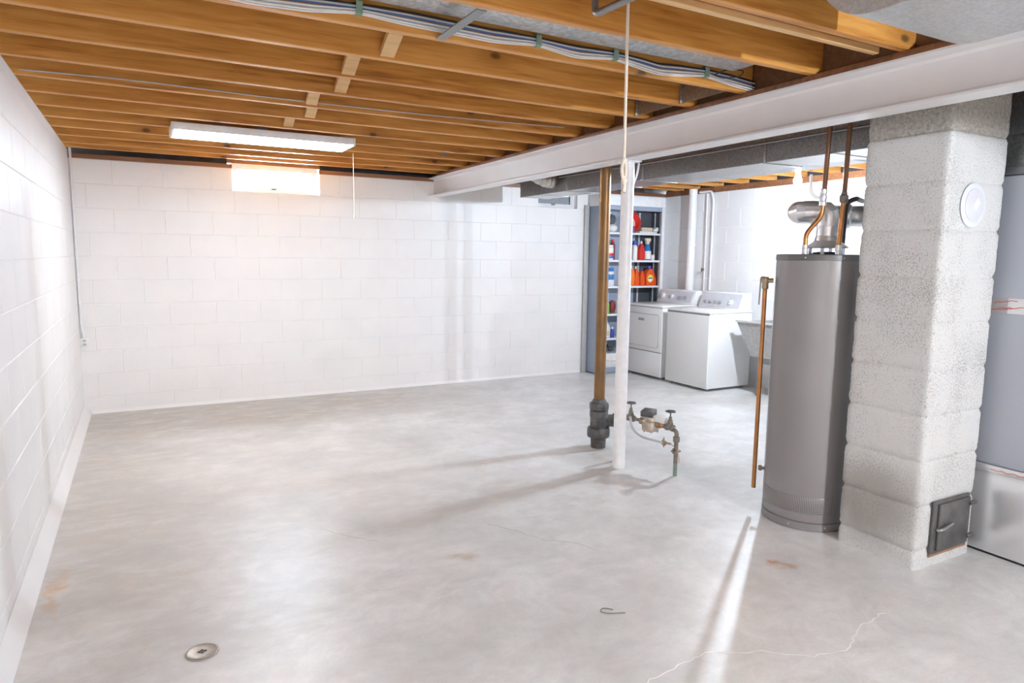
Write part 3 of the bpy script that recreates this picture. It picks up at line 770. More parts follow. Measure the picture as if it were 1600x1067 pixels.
# flue pipe with two elbows that turns back to the chimney
fp = thing('flue_pipe', 'shiny galvanised flue pipe with elbows above the water heater', 'flue pipe', (hb.x, hb.y, HZ+.1))
R_ = .059
path1 = [(hb.x, hb.y, HZ+.101), (hb.x, hb.y, HZ+.16)]
obj('pipe_section', mk(lathe, [(R_, HZ+.101), (R_, HZ+.150), (R_+.003, HZ+.151), (R_+.003, HZ+.156), (R_, HZ+.157)], (hb.x, hb.y, 0), seg=32), 'steel', fp)
pL = H(-.10, .03, 1.735)
bm = BM()
def elbow(bm, pts, r, cuts=4):
    sp = smooth_path(pts, .12, 3)
    tube(bm, sp, r, 28)
    for p0, p1 in zip(sp[1:-1], sp[2:]):
        pass
elbow(bm, [(hb.x, hb.y, HZ+.157), (hb.x, hb.y, HZ+.235), tuple(pL+LA*.045)], R_)
obj('elbow', bm, 'steel', fp, ang=12)
pB = H(-.085, .25, 1.735)
bm = BM(); elbow(bm, [tuple(pL+LA*.047), tuple(pL-LA*.035), tuple(pL-LA*.03+DE*.09), tuple(pB)], R_+.002)
obj('elbow', bm, 'steel', fp, ang=12)
pR = H(.16, .26, 1.72)
obj('pipe_section', mk(tube, [tuple(pB+Vector((0, 0, 0))), tuple(H(-.03, .26, 1.73)), tuple(H(.11, .265, 1.722))], R_, 28), 'steel', fp)
bm = BM(); lathe(bm, [(R_, 0), (R_+.012, .004), (R_+.012, .02), (R_+.004, .03)], H(.11, .265, 1.722), LA, 28)
tube(bm, smooth_path([tuple(H(.12, .265, 1.722)), tuple(H(.19, .27, 1.72)), (H(.19, .27, 0).x+.02, -4.944, 1.72)], .08, 5), R_, 28)
obj('elbow', bm, 'steel', fp)

# cold pipe with lever valve
cp = thing('cold_water_pipe', 'copper cold water pipe with a lever valve, jogging down to the heater top', 'water pipe', tuple(H(-.085, -.1, HZ)))
top = H(.005, -.1, 2.58); vz = 1.80
obj('pipe', mk(tube, [tuple(top), tuple(H(-.012, -.1, vz+.03))], .0125, 14), 'dull_copper', cp)
vc = H(-.015, -.1, vz)
bm = BM(); lathe(bm, [(.014, -.045), (.019, -.042), (.019, -.022), (.016, -.018), (.020, 0), (.016, .018), (.019, .022), (.019, .042), (.014, .045)], vc, (0, 0, 1), 14)
obj('valve_body', bm, 'steel', cp)
bm = BM(); tube(bm, smooth_path([tuple(vc), tuple(vc-LA*.04-DE*.02+Vector((0, 0, .0))), tuple(vc-LA*.065-DE*.02+Vector((0, 0, .04))), tuple(vc-LA*.065-DE*.02+Vector((0, 0, .12)))], .02), .008, 8)
obj('lever', bm, 'steel', cp)
bm = BM(); tube(bm, smooth_path([tuple(H(-.015, -.1, vz-.045)), tuple(H(-.018, -.1, 1.70)), tuple(H(-.088, -.1, 1.61)), tuple(H(-.088, -.1, 1.545))], .028), .0125, 14)
obj('copper_run', bm, 'copper', cp)
bm = BM(); lathe(bm, [(.016, HZ-.003), (.016, HZ+.03), (.013, HZ+.032), (.016, HZ+.034), (.016, HZ+.05)], H(-.088, -.1, 0), (0, 0, 1), 14); obj('nipple', bm, 'steel', cp)

hp = thing('hot_water_pipe', 'straight copper hot water pipe rising from the heater beside the chimney', 'water pipe', tuple(H(.075, -.1, HZ)))
obj('pipe', mk(tube, [tuple(H(.075, -.1, 1.53)), tuple(H(.085, -.1, 1.80))], .0125, 14), 'copper', hp)
obj('upper_pipe', mk(tube, [tuple(H(.085, -.1, 1.80)), tuple(H(.095, -.1, 2.58))], .0125, 14), 'dull_copper', hp)
bm = BM(); lathe(bm, [(.014, -.025), (.019, -.022), (.023, -.01), (.023, .012), (.017, .016), (.016, .03)], H(.085, -.1, 1.795), (0, 0, 1), 10); obj('union', bm, 'old_brass', hp)
bm = BM(); lathe(bm, [(.015, HZ-.003), (.015, HZ+.02), (.017, HZ+.022), (.017, HZ+.05)], H(.075, -.1, 0), (0, 0, 1), 14); obj('nipple', bm, 'steel', hp)

tag(obj('gas_pipe', mk(tube, smooth_path([tuple(H(.10, .17, HZ-.003)), tuple(H(.105, .17, 1.79)), tuple(H(.155, .19, 1.815)), tuple(H(.20, .40, 1.815))], .04), .014, 14), 'wire_black'), 'black iron gas pipe with an elbow rising behind the heater top', 'gas pipe')

# relief valve and discharge pipe
rp = thing('relief_pipe', 'copper relief pipe hanging down the outer side of the water heater', 'relief pipe', tuple(H(-.285, 0, .13)))
obj('pipe', mk(tube, [tuple(H(-.285, 0, 1.31)), tuple(H(-.285, 0, .13))], .0125, 14), 'copper', rp)
vc = H(-.285, 0, 1.352)
bm = BM(); lathe(bm, [(.014, -.05), (.019, -.046), (.017, -.02), (.021, -.01), (.021, .012), (.015, .02)], vc, (0, 0, 1), 14)
tube(bm, [tuple(vc), tuple(H(-.242, 0, 1.352))], .014, 14); obj('relief_valve', bm, 'brass', rp)
bm = BM(); tube(bm, [tuple(vc+Vector((0, 0, .016))), tuple(vc-LA*.028+Vector((0, 0, .018)))], .006, 8)
prism(bm, [(-.006, 0), (.006, 0), (.004, -.17), (-.004, -.17)], 1, -.002, .002)
for v in bm.verts[-8:] if False else []: pass
obj('valve_arm', bm, 'old_brass', rp) if False else bm.free()
bm = BM(); tube(bm, smooth_path([tuple(vc+Vector((0, 0, .018))), tuple(vc-LA*.025+Vector((0, 0, .018))), tuple(vc-LA*.028+Vector((0, 0, -.14)))], .012), .0045, 8)
obj('lever', bm, 'grey_steel', rp)

# ------------------------------------------------------------------ chimney
CX0, CX1, CY0, CY1 = 3.622, 4.098, -5.36, -4.955
def chimney_bm():
    bm = BM()
    per = []
    step = .016
    def line(a, b_):
        n = max(2, int(round((Vector(b_)-Vector(a)).length/step)))
        return [(a[0]+(b_[0]-a[0])*i/n, a[1]+(b_[1]-a[1])*i/n) for i in range(n)]
    cr = .010
    c = [(CX0, CY0), (CX1, CY0), (CX1, CY1), (CX0, CY1)]
    for i in range(4): per += line(c[i], c[(i+1) % 4])
    cx, cy = (CX0+CX1)/2, (CY0+CY1)/2
    joints = [.094+.2175*k for k in range(-1, 13)]
    zs = [0.0]; z = 0
    while z < CZ-.006:
        z = min(z+.0145, CZ-.003); zs.append(z)
    for j in joints:
        if .01 < j < CZ-.02: zs += [j-.005, j, j+.005]
    zs = sorted(set(round(z, 4) for z in zs))
    rings = []
    for z in zs:
        d = min(abs(z-j) for j in joints)
        ins = .0085*max(0, 1-d/.011)**.6
        row = int((z-.094)//.2175)
        ring = []
        for x, y in per:
            ex = min(x-CX0, CX1-x); ey = min(y-CY0, CY1-y)
            nx = -1 if x-CX0 < 1e-6 else (1 if CX1-x < 1e-6 else 0); ny = -1 if y-CY0 < 1e-6 else (1 if CY1-y < 1e-6 else 0)
            n1 = noise.noise(Vector((x*45, y*45, z*45)))*.0022+noise.noise(Vector((x*14, y*14, z*14+row*3)))*.0022
            corner = abs(nx)+abs(ny) == 2
            rr = ins-n1+(.004+abs(n1)*1.5+max(0, ins*.3) if corner else 0)
            ring.append(bm.verts.new((x-nx*rr, y-ny*rr, z)))
        rings.append(ring)
    n = len(per)
    for a, b_ in zip(rings, rings[1:]):
        for i in range(n): bm.faces.new((a[i], a[(i+1) % n], b_[(i+1) % n], b_[i]))
    bm.faces.new(rings[0][::-1]); bm.faces.new(rings[-1])
    return bm
cm = obj('block_chimney', chimney_bm(), 'chimney', loc=(CX0, CY0, 0), ang=60)
struct(cm, 'square white painted rough block chimney rising to the ceiling beside the heater'); cm['category'] = 'chimney'
del cm['kind']
# clean-out door
cd = thing('cleanout_door', 'small dark iron clean-out door low on the chimney front', 'soot door', (3.875, CY0, .05))
obj('frame', mk(box, (3.722, CY0-.018, .0665), (4.030, CY0-.0048, .332), .006), 'iron', cd)
obj('rust_edge', mk(box, (3.726, CY0-.012, .052), (4.040, CY0-.0048, .066), .003), 'rusty', cd)
dr = obj('door', mk(box, (3.752, CY0-.032, .085), (4.012, CY0-.0185, .318), .004), 'iron', cd)
bm = BM(); tube(bm, smooth_path([(3.735, CY0-.030, .195), (3.745, CY0-.046, .20), (3.79, CY0-.044, .205), (3.855, CY0-.036, .21)], .02), .008, 10); obj('latch', bm, 'grey_steel', dr)
for z in (.118, .288):
    obj('hinge', mk(lathe, [(.009, -.028), (.011, -.024), (.011, .024), (.009, .028)], (4.022, CY0-.034, z), (1, 0, 0), 12), 'iron', cd)
# thimble cover
tc_ = thing('flue_cover', 'round bluish white metal flue cover with a white sticker high on the chimney', 'flue cover', (3.835, CY0, 1.73))
fc = (3.830, CY0-.005, 1.728)
obj('mortar_ring', mk(lathe, [(.102, 0), (.100, .003), (.090, .006), (.078, .005)], fc, (0, -1, 0), 40), 'patch', tc_)  # ring of mortar smear round the disc
obj('disc', mk(lathe, [(.0775, .0035), (.076, .008), (.066, .0095), (.01, .010)], fc, (0, -1, 0), 40), 'disc_paint', tc_)
bm = BM(); box(bm, (-.026, -.002, -.017), (.026, .0, .017)); bmesh.ops.transform(bm, matrix=Matrix.Translation((3.836, CY0-.0152, 1.732)) @ Matrix.Rotation(-.9, 4, 'Y'), verts=bm.verts); obj('sticker', bm, 'white', tc_)

# ------------------------------------------------------------------ furnace and ducts
FX0, FX1, FY0, FY1 = 4.152, 4.86, -6.05, -5.12
fu = thing('furnace', 'blue-grey furnace cabinet with a bright steel base beside the chimney', 'furnace', ((FX0+FX1)/2, (FY0+FY1)/2, 0))
obj('base_panel', mk(box, (FX0, FY0, .012), (FX1, FY1, .425), .006), 'steel', fu)
obj('kick_strip', mk(box, (FX0+.01, FY0+.01, 0), (FX1-.01, FY1-.01, .0125)), 'black', fu)
obj('base_lip', mk(box, (FX0-.012, FY0-.004, .425), (FX1+.004, FY1+.004, .462), .006), 'steel', fu)
obj('jacket', mk(box, (FX0, FY0, .4625), (FX1, FY1, 1.885), .01), 'furnace_paint', fu)
obj('top_band', mk(box, (FX0-.004, FY0-.004, 1.886), (FX1+.004, FY1+.004, 1.925), .003), 'grey_steel', fu)
tp = obj('tape_strip', mk(box, (FX0-.0025, FY0+.01, 1.222), (FX0-.0005, -5.40, 1.296)), 'tape', fu)
obj('tape_end', mk(box, (FX0-.0025, -5.40, 1.222), (FX0-.0005, FY1-.005, 1.296)), 'tape_grey', fu)
for k, (y0, z0, y1, z1) in enumerate([(-5.33, 1.235, -5.52, 1.262), (-5.34, 1.272, -5.44, 1.288), (-5.50, 1.262, -5.62, 1.266), (-5.36, 1.248, -5.42, 1.252)]):
    rnd = random.Random(k); pts = [(FX0-.0028, y0+(y1-y0)*i/9, z0+(z1-z0)*i/9+rnd.uniform(-.004, .004)) for i in range(10)]
    obj('red_scribble', mk(tube, pts, .0018, 6), 'red_ink', tp)
for y0, z0, y1, z1 in ((-5.40, .452, -5.62, .458),):
    rnd = random.Random(9); pts = [(FX0-.0132, y0+(y1-y0)*i/12, .444+rnd.uniform(-.006, .006)) for i in range(13)]
    obj('red_scribble', mk(tube, pts, .0018, 6), 'red_ink', fu)
# plenum
pl = thing('furnace_plenum', 'dark weathered sheet metal plenum on top of the furnace', 'duct', ((FX0+FX1)/2, (FY0+FY1)/2, 1.926))
bm = BM(); prism(bm, [(FX0+.015, 1.926), (FX1-.02, 1.926), (FX1-.02, 2.08), (FX0+.03, 2.08)], 1, FY0+.02, FY1-.02)
obj('transition', bm, 'galv_dark', pl)
obj('collar', mk(box, (FX0-.01, FY0+.03, 2.081), (FX1-.05, -5.58, 2.335), .004), 'galv_dark', pl)
obj('rear_box', mk(box, (FX0+.05, -5.579, 2.081), (FX1-.05, FY1-.03, 2.335), .004), 'galv_dark', pl)
# trunk duct
DX0, DX1, DZ0, DZ1 = 4.115, 4.47, 2.103, 2.338
td = thing('trunk_duct', 'wide grey sheet metal trunk duct running behind the steel beam to the far window', 'duct', (DX0, -.6, DZ0))
SEC = [-5.10, -3.9, -2.66, -1.52, -.60]
for a, b_ in zip(SEC, SEC[1:]):
    obj('duct_section', mk(box, (DX0, a+.0015, DZ0), (DX1, b_-.0015, DZ1), .003, 1), 'galv_dark', td)
for y in SEC[1:-1]:
    obj('drive_cleat', mk(box, (DX0-.006, y-.010, DZ0-.005), (DX1+.004, y+.010, DZ1+.001), .002), 'galv_dark', td)
for y in (-4.4, -2.2, -1.0):
    obj('hanger_strap', mk(prism, [(DX0-.003, JZ-.001), (DX0-.003, DZ0-.003), (DX1+.003, DZ0-.003), (DX1+.003, JZ-.001), (DX1+.0015, JZ-.001), (DX1+.0015, DZ0-.001), (DX0-.0012, DZ0-.001), (DX0-.0012, JZ-.001)], 1, y-.012, y+.012), 'galv_dark', td)
tag(obj('ceiling_conduit', mk(tube, [(DX0-.03, -1.41, 2.24), (DX0-.03, -2.4, 2.228), (DX0-.03, -4.9, 2.222)], .007, 10), 'grey_steel'), 'thin grey conduit running along the side of the trunk duct', 'conduit')
rd = thing('return_duct', 'second sheet metal duct beyond the trunk duct, open gap between them', 'duct', (4.56, -2.5, 2.125))
for a, b_ in ((-4.9, -3.7), (-3.7, -2.52)):
    obj('duct_section', mk(box, (4.55, a+.0015, 2.125), (4.80, b_-.0015, DZ1), .003, 1), 'galv_duct', rd)
for y in (-4.2, -3.0):
    obj('hanger_strap', mk(prism, [(4.547, JZ-.001), (4.547, 2.122), (4.803, 2.122), (4.803, JZ-.001), (4.8012, JZ-.001), (4.8012, 2.124), (4.5488, 2.124), (4.5488, JZ-.001)], 1, y-.012, y+.012), 'galv_duct', rd)
fx = thing('takeoff_elbow', 'crinkled foil elbow curving off the side of the trunk duct', 'duct elbow', (DX0, -1.25, 2.2))
bm = BM(); pts = smooth_path([(DX0-.006, -1.30, 2.22), (DX0-.03, -1.30, 2.22), (DX0-.10, -1.30, 2.22), (DX0-.14, -1.10, 2.30), (DX0-.14, -.98, 2.52)], .14, 8)
pts = [p for p in pts]
tube(bm, pts, [.072+.004*((i % 2)*2-1) for i in range(len(pts))], 24); obj('elbow', bm, 'flex', fx)
# rounded boot duct near the viewer
ed = thing('elbow_duct', 'big smooth galvanised duct elbow turning up between joists in front of the beam', 'duct', (2.6, -6.4, 2.18))
def elbow_bm():
    bm = BM(); x0, x1 = 2.335, 2.875; z0 = 2.178; prof = []
    yc, R2 = -5.83, .20
    prof = [(-7.7, z0)]
    for k in range(13):
        a = -PI/2+k/12*PI/2
        prof.append((yc+R2*math.cos(a), z0+R2+R2*math.sin(a)))
    prof.append((yc+R2, 2.580)); prof.append((-5.99, 2.580)); prof.append((-5.99, 2.338)); prof.append((-7.7, 2.338))
    prism(bm, prof, 0, x0, x1)
    es = [e for e in bm.edges if abs((e.verts[0].co.x-e.verts[1].co.x)) < 1e-6]
    bmesh.ops.bevel(bm, geom=es, offset=.012, segments=3, profile=.5, affect='EDGES', clamp_overlap=True)
    return bm
obj('duct_body', elbow_bm(), 'galv_duct', ed, ang=30)

# hairline cracks in the slab
def crack(pts, w, mat, seed):
    rnd = random.Random(seed); bm = BM(); P = []
    for a, b_ in zip(pts, pts[1:]):
        n = max(2, int(math.dist(a, b_)/.025))
        for i in range(n): P.append((a[0]+(b_[0]-a[0])*i/n+rnd.uniform(-.007, .007), a[1]+(b_[1]-a[1])*i/n+rnd.uniform(-.007, .007)))
    P.append(pts[-1]); L_, R_2 = [], []
    for i, p in enumerate(P):
        q0, q1 = P[max(i-1, 0)], P[min(i+1, len(P)-1)]
        d = Vector((q1[0]-q0[0], q1[1]-q0[1])).normalized(); h = w*rnd.uniform(.4, 1.2)*(0.3 if i in (0, len(P)-1) else 1)
        L_.append(bm.verts.new((p[0]-d.y*h, p[1]+d.x*h, .0006))); R_2.append(bm.verts.new((p[0]+d.y*h, p[1]-d.x*h, .0006)))
    for i in range(len(P)-1): bm.faces.new((L_[i], R_2[i], R_2[i+1], L_[i+1]))
    obj('crack', bm, mat, fl)
M['crack_pale'] = simple('pale_crack_fill', (.90, .90, .88, 1), .6)
M['crack_dark'] = simple('brown_crack', (.36, .31, .26, 1), .6)
crack([(1.24, -3.567), (1.35, -3.737), (1.479, -3.875)], .0016, 'crack_dark', 1)
crack([(2.071, -3.912), (2.155, -4.054), (2.244, -4.241), (2.377, -4.371), (2.418, -4.495)], .0018, 'crack_dark', 2)
crack([(1.90, -5.45), (1.938, -5.43), (2.105, -5.409), (2.247, -5.392), (2.351, -5.451), (2.454, -5.482), (2.513, -5.55), (2.591, -5.6), (2.707, -5.623), (2.774, -5.63), (2.899, -5.559), (3.107, -5.53), (3.153, -5.542)], .003, 'crack_pale', 3)
# ------------------------------------------------------------------ floor drain and twig
fd = thing('floor_drain', 'round bronze floor drain cover set in the concrete near the viewer', 'floor drain', (.589, -4.522, 0))
bm = BM(); lathe(bm, [(.058, 0.0005), (.057, .004), (.051, .006), (.048, .0045), (.02, .004)], (.589, -4.522, 0), seg=48); obj('cover', bm, 'drain_metal', fd)
for dx, dy in ((0, .008), (0, -.008), (.010, 0), (-.010, 0)):
    obj('key_slot', mk(box, (.589+dx-.005, -4.522+dy-.005, .0042), (.589+dx+.005, -4.522+dy+.005, .0056), .001), 'black', fd)
tag(obj('twig', mk(tube, smooth_path([(2.13, -4.985, .004), (2.10, -4.955, .005), (2.07, -4.97, .004), (2.09, -5.0, .004), (2.16, -5.03, .004)], .02), .0022, 6), 'old_brass'), 'tiny curled dry twig lying on the bare concrete before the heater', 'twig')

# ------------------------------------------------------------------ post cable
tag(obj('post_cable', mk(tube, smooth_path([(3.47, -3.40, 2.5), (3.468, -3.40, 2.10), (3.455, -3.40, 2.03), (3.418, -3.40, 1.95), (3.408, -3.385, 1.85), (3.405, -3.36, 1.0), (3.407, -3.36, .35)], .09), .0075, 10), 'wire_white'), 'white cable bending from behind the beam down the rear of the post', 'cable')

# ------------------------------------------------------------------ shelving closet
KX0, KX1, KY, KT = 5.44, 6.472, -.255, 2.24
sc_ = thing('shelf_cabinet', 'tall white framed shelf cabinet with blue-grey panels in the laundry corner', 'shelf cabinet', ((KX0+KX1)/2, KY/2, 0))
obj('side_panel', mk(box, (KX0, KY+.03, .012), (KX0+.018, -.006, 2.10), .002), 'cabinet_blue', sc_)
obj('side_header', mk(box, (KX0-.004, KY+.002, 2.10), (KX0+.018, -.006, KT), .003), 'trim_white', sc_)
obj('wall_trim', mk(box, (KX0-.07, -.034, .002), (KX0-.001, -.004, 2.115), .004), 'cabinet_edge', sc_)
obj('right_panel', mk(box, (KX1-.018, KY+.03, 0), (KX1, -.006, KT), .002), 'trim_white', sc_)
obj('header', mk(box, (KX0-.004, KY, 2.115), (KX1, KY+.028, KT), .003), 'trim_white', sc_)
obj('header_rail', mk(box, (KX0+.05, KY+.006, 2.06), (KX1-.05, KY+.028, 2.1148), .003), 'cabinet_blue', sc_)
obj('stile', mk(box, (KX0-.004, KY, .002), (KX0+.05, KY+.028, 2.1148), .003), 'trim_white', sc_)
obj('stile', mk(box, (KX1-.045, KY, .002), (KX1, KY+.028, 2.1148), .003), 'trim_white', sc_)
obj('back_panel', mk(box, (KX0+.0185, -.020, .01), (KX1-.0185, -.008, KT-.01)), 'cabinet_blue', sc_)
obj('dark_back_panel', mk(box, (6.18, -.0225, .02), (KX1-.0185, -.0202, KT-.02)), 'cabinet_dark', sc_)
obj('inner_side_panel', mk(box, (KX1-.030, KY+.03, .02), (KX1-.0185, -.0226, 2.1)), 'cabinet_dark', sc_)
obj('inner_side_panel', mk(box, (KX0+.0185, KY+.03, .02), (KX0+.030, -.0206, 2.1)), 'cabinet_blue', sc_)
obj('top_panel', mk(box, (KX0, KY+.03, KT-.02), (KX1, -.006, KT)), 'trim_white', sc_)
for x, y, side in ((KX1-.0325, KY+.052, 1), (KX1-.0325, KY+.16, 1), (6.24, -.0265, 0), (5.76, -.0245, 0)):
    bm = BM()
    if side: box(bm, (x-.003, y-.012, .15), (x+.0022, y+.012, 2.05), .001)
    else: box(bm, (x-.012, y-.004, .15), (x+.012, y+.003, 2.05), .001)
    st_ = obj('shelf_standard', bm, 'shelf', sc_)
    bm = BM()
    for k in range(74):
        z = .18+k*.025
        if side: box(bm, (x-.0042, y-.005, z), (x-.0028, y+.005, z+.012))
        else: box(bm, (x-.005, y-.0052, z), (x+.005, y-.0038, z+.012))
    so = obj('slot_row', bm, 'black', st_); so['kind'] = 'stuff'
SZ = [1.782, 1.437, 1.108, .757, .447, .098]
for z in SZ:
    bm = BM(); box(bm, (KX0+.032, KY+.032, z-.014), (KX1-.038, -.0325, z), .002)
    box(bm, (KX0+.032, KY+.029, z-.024), (KX1-.038, KY+.036, z+.001), .001)
    obj('shelf_board', bm, 'shelf', sc_)
obj('kick_plate', mk(box, (KX0+.05, KY+.012, .004), (KX1-.045, KY+.03, .074), .002), 'cabinet_blue', sc_)

# things on the shelves -------------------------------------------------------
SYC = -.135
def bottle(name, label, cat, x, z, prof, mat, cap=None, capmat='white', lab=None, y=SYC, group=None):
    t = thing(name, label, cat, (x, y, z), group)
    obj('body', mk(lathe, [(r, z+h) for r, h in prof], (x, y, 0), seg=24), mat, t)
    if cap: obj('cap', mk(lathe, [(r, z+h) for r, h in cap], (x, y, 0), seg=18), capmat, t)
    if lab: obj('label_band', mk(lathe, [(lab[0]+.0006, z+lab[1]), (lab[0]+.0012, z+lab[1]+.002), (lab[0]+.0012, z+lab[2]-.002), (lab[0]+.0006, z+lab[2])], (x, y, 0), seg=24, caps=False), lab[3], t)
    return t
def jug(name, label, x, z, w, h, d, mat, capmat, flip=False, mark=None, y=SYC, group=None):
    t = thing(name, label, 'jug', (x, y, z), group)
    s = -1 if flip else 1
    pts = [(-.5, .0), (.5, .0), (.5, .42), (.44, .62), (.30, .76), (.06, .86), (-.12, .86), (-.34, .74), (-.47, .55), (-.5, .4)]
    # body with an open handle on one side
    bm = BM(); prism(bm, [(x+s*p[0]*w*.99, z+p[1]*h) for p in [(-.5, 0), (.5, 0), (.5, .40), (.30, .46), (.16, .60), (.12, .80), (.04, .86), (-.14, .86), (-.36, .74), (-.48, .55), (-.5, .4)]], 1, y-d/2, y+d/2, .010)
    obj('body', bm, mat, t)
    bm = BM(); tube(bm, smooth_path([(x+s*.05*w, y, z+.80*h), (x+s*.24*w, y, z+.77*h), (x+s*.42*w, y, z+.58*h), (x+s*.44*w, y, z+.38*h)], .05, 5), d*.20, 12)
    obj('handle', bm, mat, t)
    cx = x-s*.05*w
    obj('cap', mk(lathe, [(w*.13, z+.855*h), (w*.15, z+.87*h), (w*.14, z+.99*h), (w*.10, z+h)], (cx, y, 0), seg=18), capmat, t)
    if mark:
        bm = BM(); lathe(bm, [(w*.30, 0), (w*.29, .0015), (w*.02, .002)], (x-s*.12*w, y-d/2-.0002, z+.36*h), (0, -1, 0), 24); lb = obj('label_disc', bm, mark[0], t)
        bm = BM(); lathe(bm, [(w*.18, .0021), (w*.17, .0032), (w*.02, .0036)], (x-s*.10*w, y-d/2-.0002, z+.33*h), (0, -1, 0), 20); obj('inner_disc', bm, mark[1], lb)
        bm = BM(); box(bm, (x-s*.12*w-.03, y-d/2-.0045, z+.34*h), (x-s*.12*w+.03, y-d/2-.0038, z+.40*h)); obj('wordmark', bm, mark[2], lb)
    return t
z = SZ[0]+.0015
# top shelf
t = thing('red_basin', 'red plastic basin propped upright on the top shelf', 'basin', (6.065, -.10, z))
bm = BM(); lathe(bm, [(.085, 0), (.088, .002), (.120, .052), (.140, .055), (.138, .060), (.118, .058), (.085, .008)], (0, 0, 0), (0, 0, 1), 36, caps=False)
bmesh.ops.transform(bm, matrix=Matrix.Translation((6.04, -.066, z+.138)) @ Matrix.Rotation(1.25, 4, 'X') @ Matrix.Rotation(.0, 4, 'Y'), verts=bm.verts)
obj('bowl', bm, 'red', t)
bm = BM(); lathe(bm, [(.084, .0035), (.084, .010), (.02, .011)], (0, 0, 0), (0, 0, 1), 32)
bmesh.ops.transform(bm, matrix=Matrix.Translation((6.04, -.066, z+.138)) @ Matrix.Rotation(1.25, 4, 'X'), verts=bm.verts)
obj('bowl_floor', bm, 'pink', t)
bottle('blue_cup', 'small blue cup before the red basin on the top shelf', 'cup', 5.985, z, [(.016, 0), (.018, .005), (.021, .085), (.018, .086)], 'blue', y=-.203)
tag(obj('folded_cloth', mk(box, (6.11, -.20, z), (6.40, -.06, z+.025), .01, 3), 'cloth'), 'white folded cloth lying flat on the top shelf', 'cloth')
t = obj('beige_box', mk(box, (6.16, -.18, z+.026), (6.33, -.07, z+.075), .004), 'card'); tag(t, 'flat beige carton lying on the white folded cloth', 'box')
bm = BM(); box(bm, (6.35, -.19, z+.026), (6.43, -.07, z+.07), .015, 3)
for v in bm.verts: v.co.z += .025*math.sin(v.co.x*60)*(.5 if v.co.z > z+.04 else 0)
tag(obj('crumpled_rag', bm, 'cloth'), 'crumpled white rag at the end of the top shelf', 'rag')
bm = BM(); sphere(bm, (5.70, -.15, z+.052), .055, (1.35, 1.0, .92))
for v in bm.verts:
    v.co += v.co.normalized()*noise.noise(v.co*30)*.008; v.co.z = max(v.co.z, z+.0005)
tag(obj('white_bag', bm, 'cloth'), 'white cloth bag slumped on the top shelf between pipe and post', 'bag')
bm = BM(); sphere(bm, (5.715, -.09, z+.165), .07, (1.2, .75, 1.0))
for v in bm.verts: v.co += Vector((noise.noise(v.co*25), noise.noise(v.co*25+Vector((9, 0, 0))), noise.noise(v.co*25+Vector((0, 9, 0)))))*.015
tag(obj('dark_bundle', bm, 'charcoal'), 'dark grey bundled fabric heaped on the white bag', 'fabric bundle')
# second shelf
z = SZ[1]+.0015
bottle('tall_bottle', 'slim white bottle with a royal blue cap on the second shelf', 'bottle', 6.095, z, [(.038, 0), (.040, .01), (.040, .165), (.020, .20)], 'white', [(.030, .195), (.032, .20), (.030, .245)], 'navy', y=-.12)
bottle('dark_bottle', 'slim dark bottle with a black cap just behind the post on the second shelf', 'bottle', 6.025, z, [(.030, 0), (.032, .01), (.032, .17), (.018, .20)], 'charcoal', [(.020, .198), (.020, .235)], 'black', y=-.12)
jug('red_jug', 'red plastic bottle with a white cap on the second shelf', 6.172, z, .085, .245, .060, 'red', 'white', y=-.165)
t = thing('spray_bottle', 'blue spray bottle with a beige trigger head on the second shelf', 'spray bottle', (6.29, SYC, z))
obj('body', mk(lathe, [(.050, z), (.053, z+.006), (.052, z+.12), (.030, z+.185), (.018, z+.205)], (6.29, SYC, 0), seg=28), 'skyblue', t)
obj('label_band', mk(lathe, [(.0535, z+.015), (.0542, z+.018), (.0538, z+.115), (.0525, z+.118)], (6.29, SYC, 0), seg=28, caps=False), 'white', t)
bm = BM(); prism(bm, [(6.265, z+.205), (6.312, z+.205), (6.315, z+.235), (6.345, z+.262), (6.335, z+.285), (6.26, z+.285), (6.255, z+.26), (6.272, z+.24)], 1, SYC-.016, SYC+.016, .004); obj('trigger_head', bm, 'cream', t)
bottle('small_jar', 'small white jar beside the spray bottle on the second shelf', 'jar', 6.385, z, [(.028, 0), (.030, .004), (.030, .05), (.026, .055)], 'white', [(.029, .0555), (.029, .072), (.024, .074)], 'cream')
t = bottle('white_tub', 'white tub with red and blue print between pipe and post on the second shelf', 'tub', 5.665, z, [(.060, 0), (.066, .006), (.066, .15), (.058, .16)], 'white', [(.060, .1605), (.060, .185), (.050, .187)], 'white', (.066, .05, .085, 'red'))
obj('label_band', mk(lathe, [(.0666, z+.02), (.0672, z+.022), (.0672, z+.046), (.0666, z+.048)], (5.665, SYC, 0), seg=24, caps=False), 'blue', t)
bottle('maroon_bottle', 'dark red bottle peeping past the post on the second shelf', 'bottle', 5.765, z, [(.030, 0), (.032, .006), (.032, .19), (.018, .225)], 'maroon', [(.019, .226), (.019, .26)], 'red', y=-.09)
# third shelf
z = SZ[2]+.0015
bottle('blue_lid_jar', 'clear jar with a blue lid between pipe and post on the third shelf', 'jar', 5.68, z, [(.066, 0), (.070, .006), (.070, .17), (.060, .185)], 'patch', [(.066, .186), (.067, .192), (.066, .225), (.058, .228)], 'blue', (.070, .08, .15, 'skyblue'))
jug('detergent_jug', 'orange detergent jug with a white cap half hidden by the post', 6.033, z, .085, .26, .07, 'orange2', 'white', True, group='orange detergent jugs')
jug('detergent_jug', 'red-orange detergent jug with a pale cap second from the post', 6.118, z, .075, .25, .07, 'orange', 'white', group='orange detergent jugs')
jug('detergent_jug', 'slim orange detergent jug with a blue cap beside the largest jug', 6.208, z, .075, .225, .07, 'orange', 'navy', False, group='orange detergent jugs')
jug('detergent_jug', 'largest orange detergent jug with blue cap and round print on the third shelf', 6.345, z, .17, .255, .09, 'orange', 'navy', False, ('yellow', 'white', 'navy'), group='orange detergent jugs')
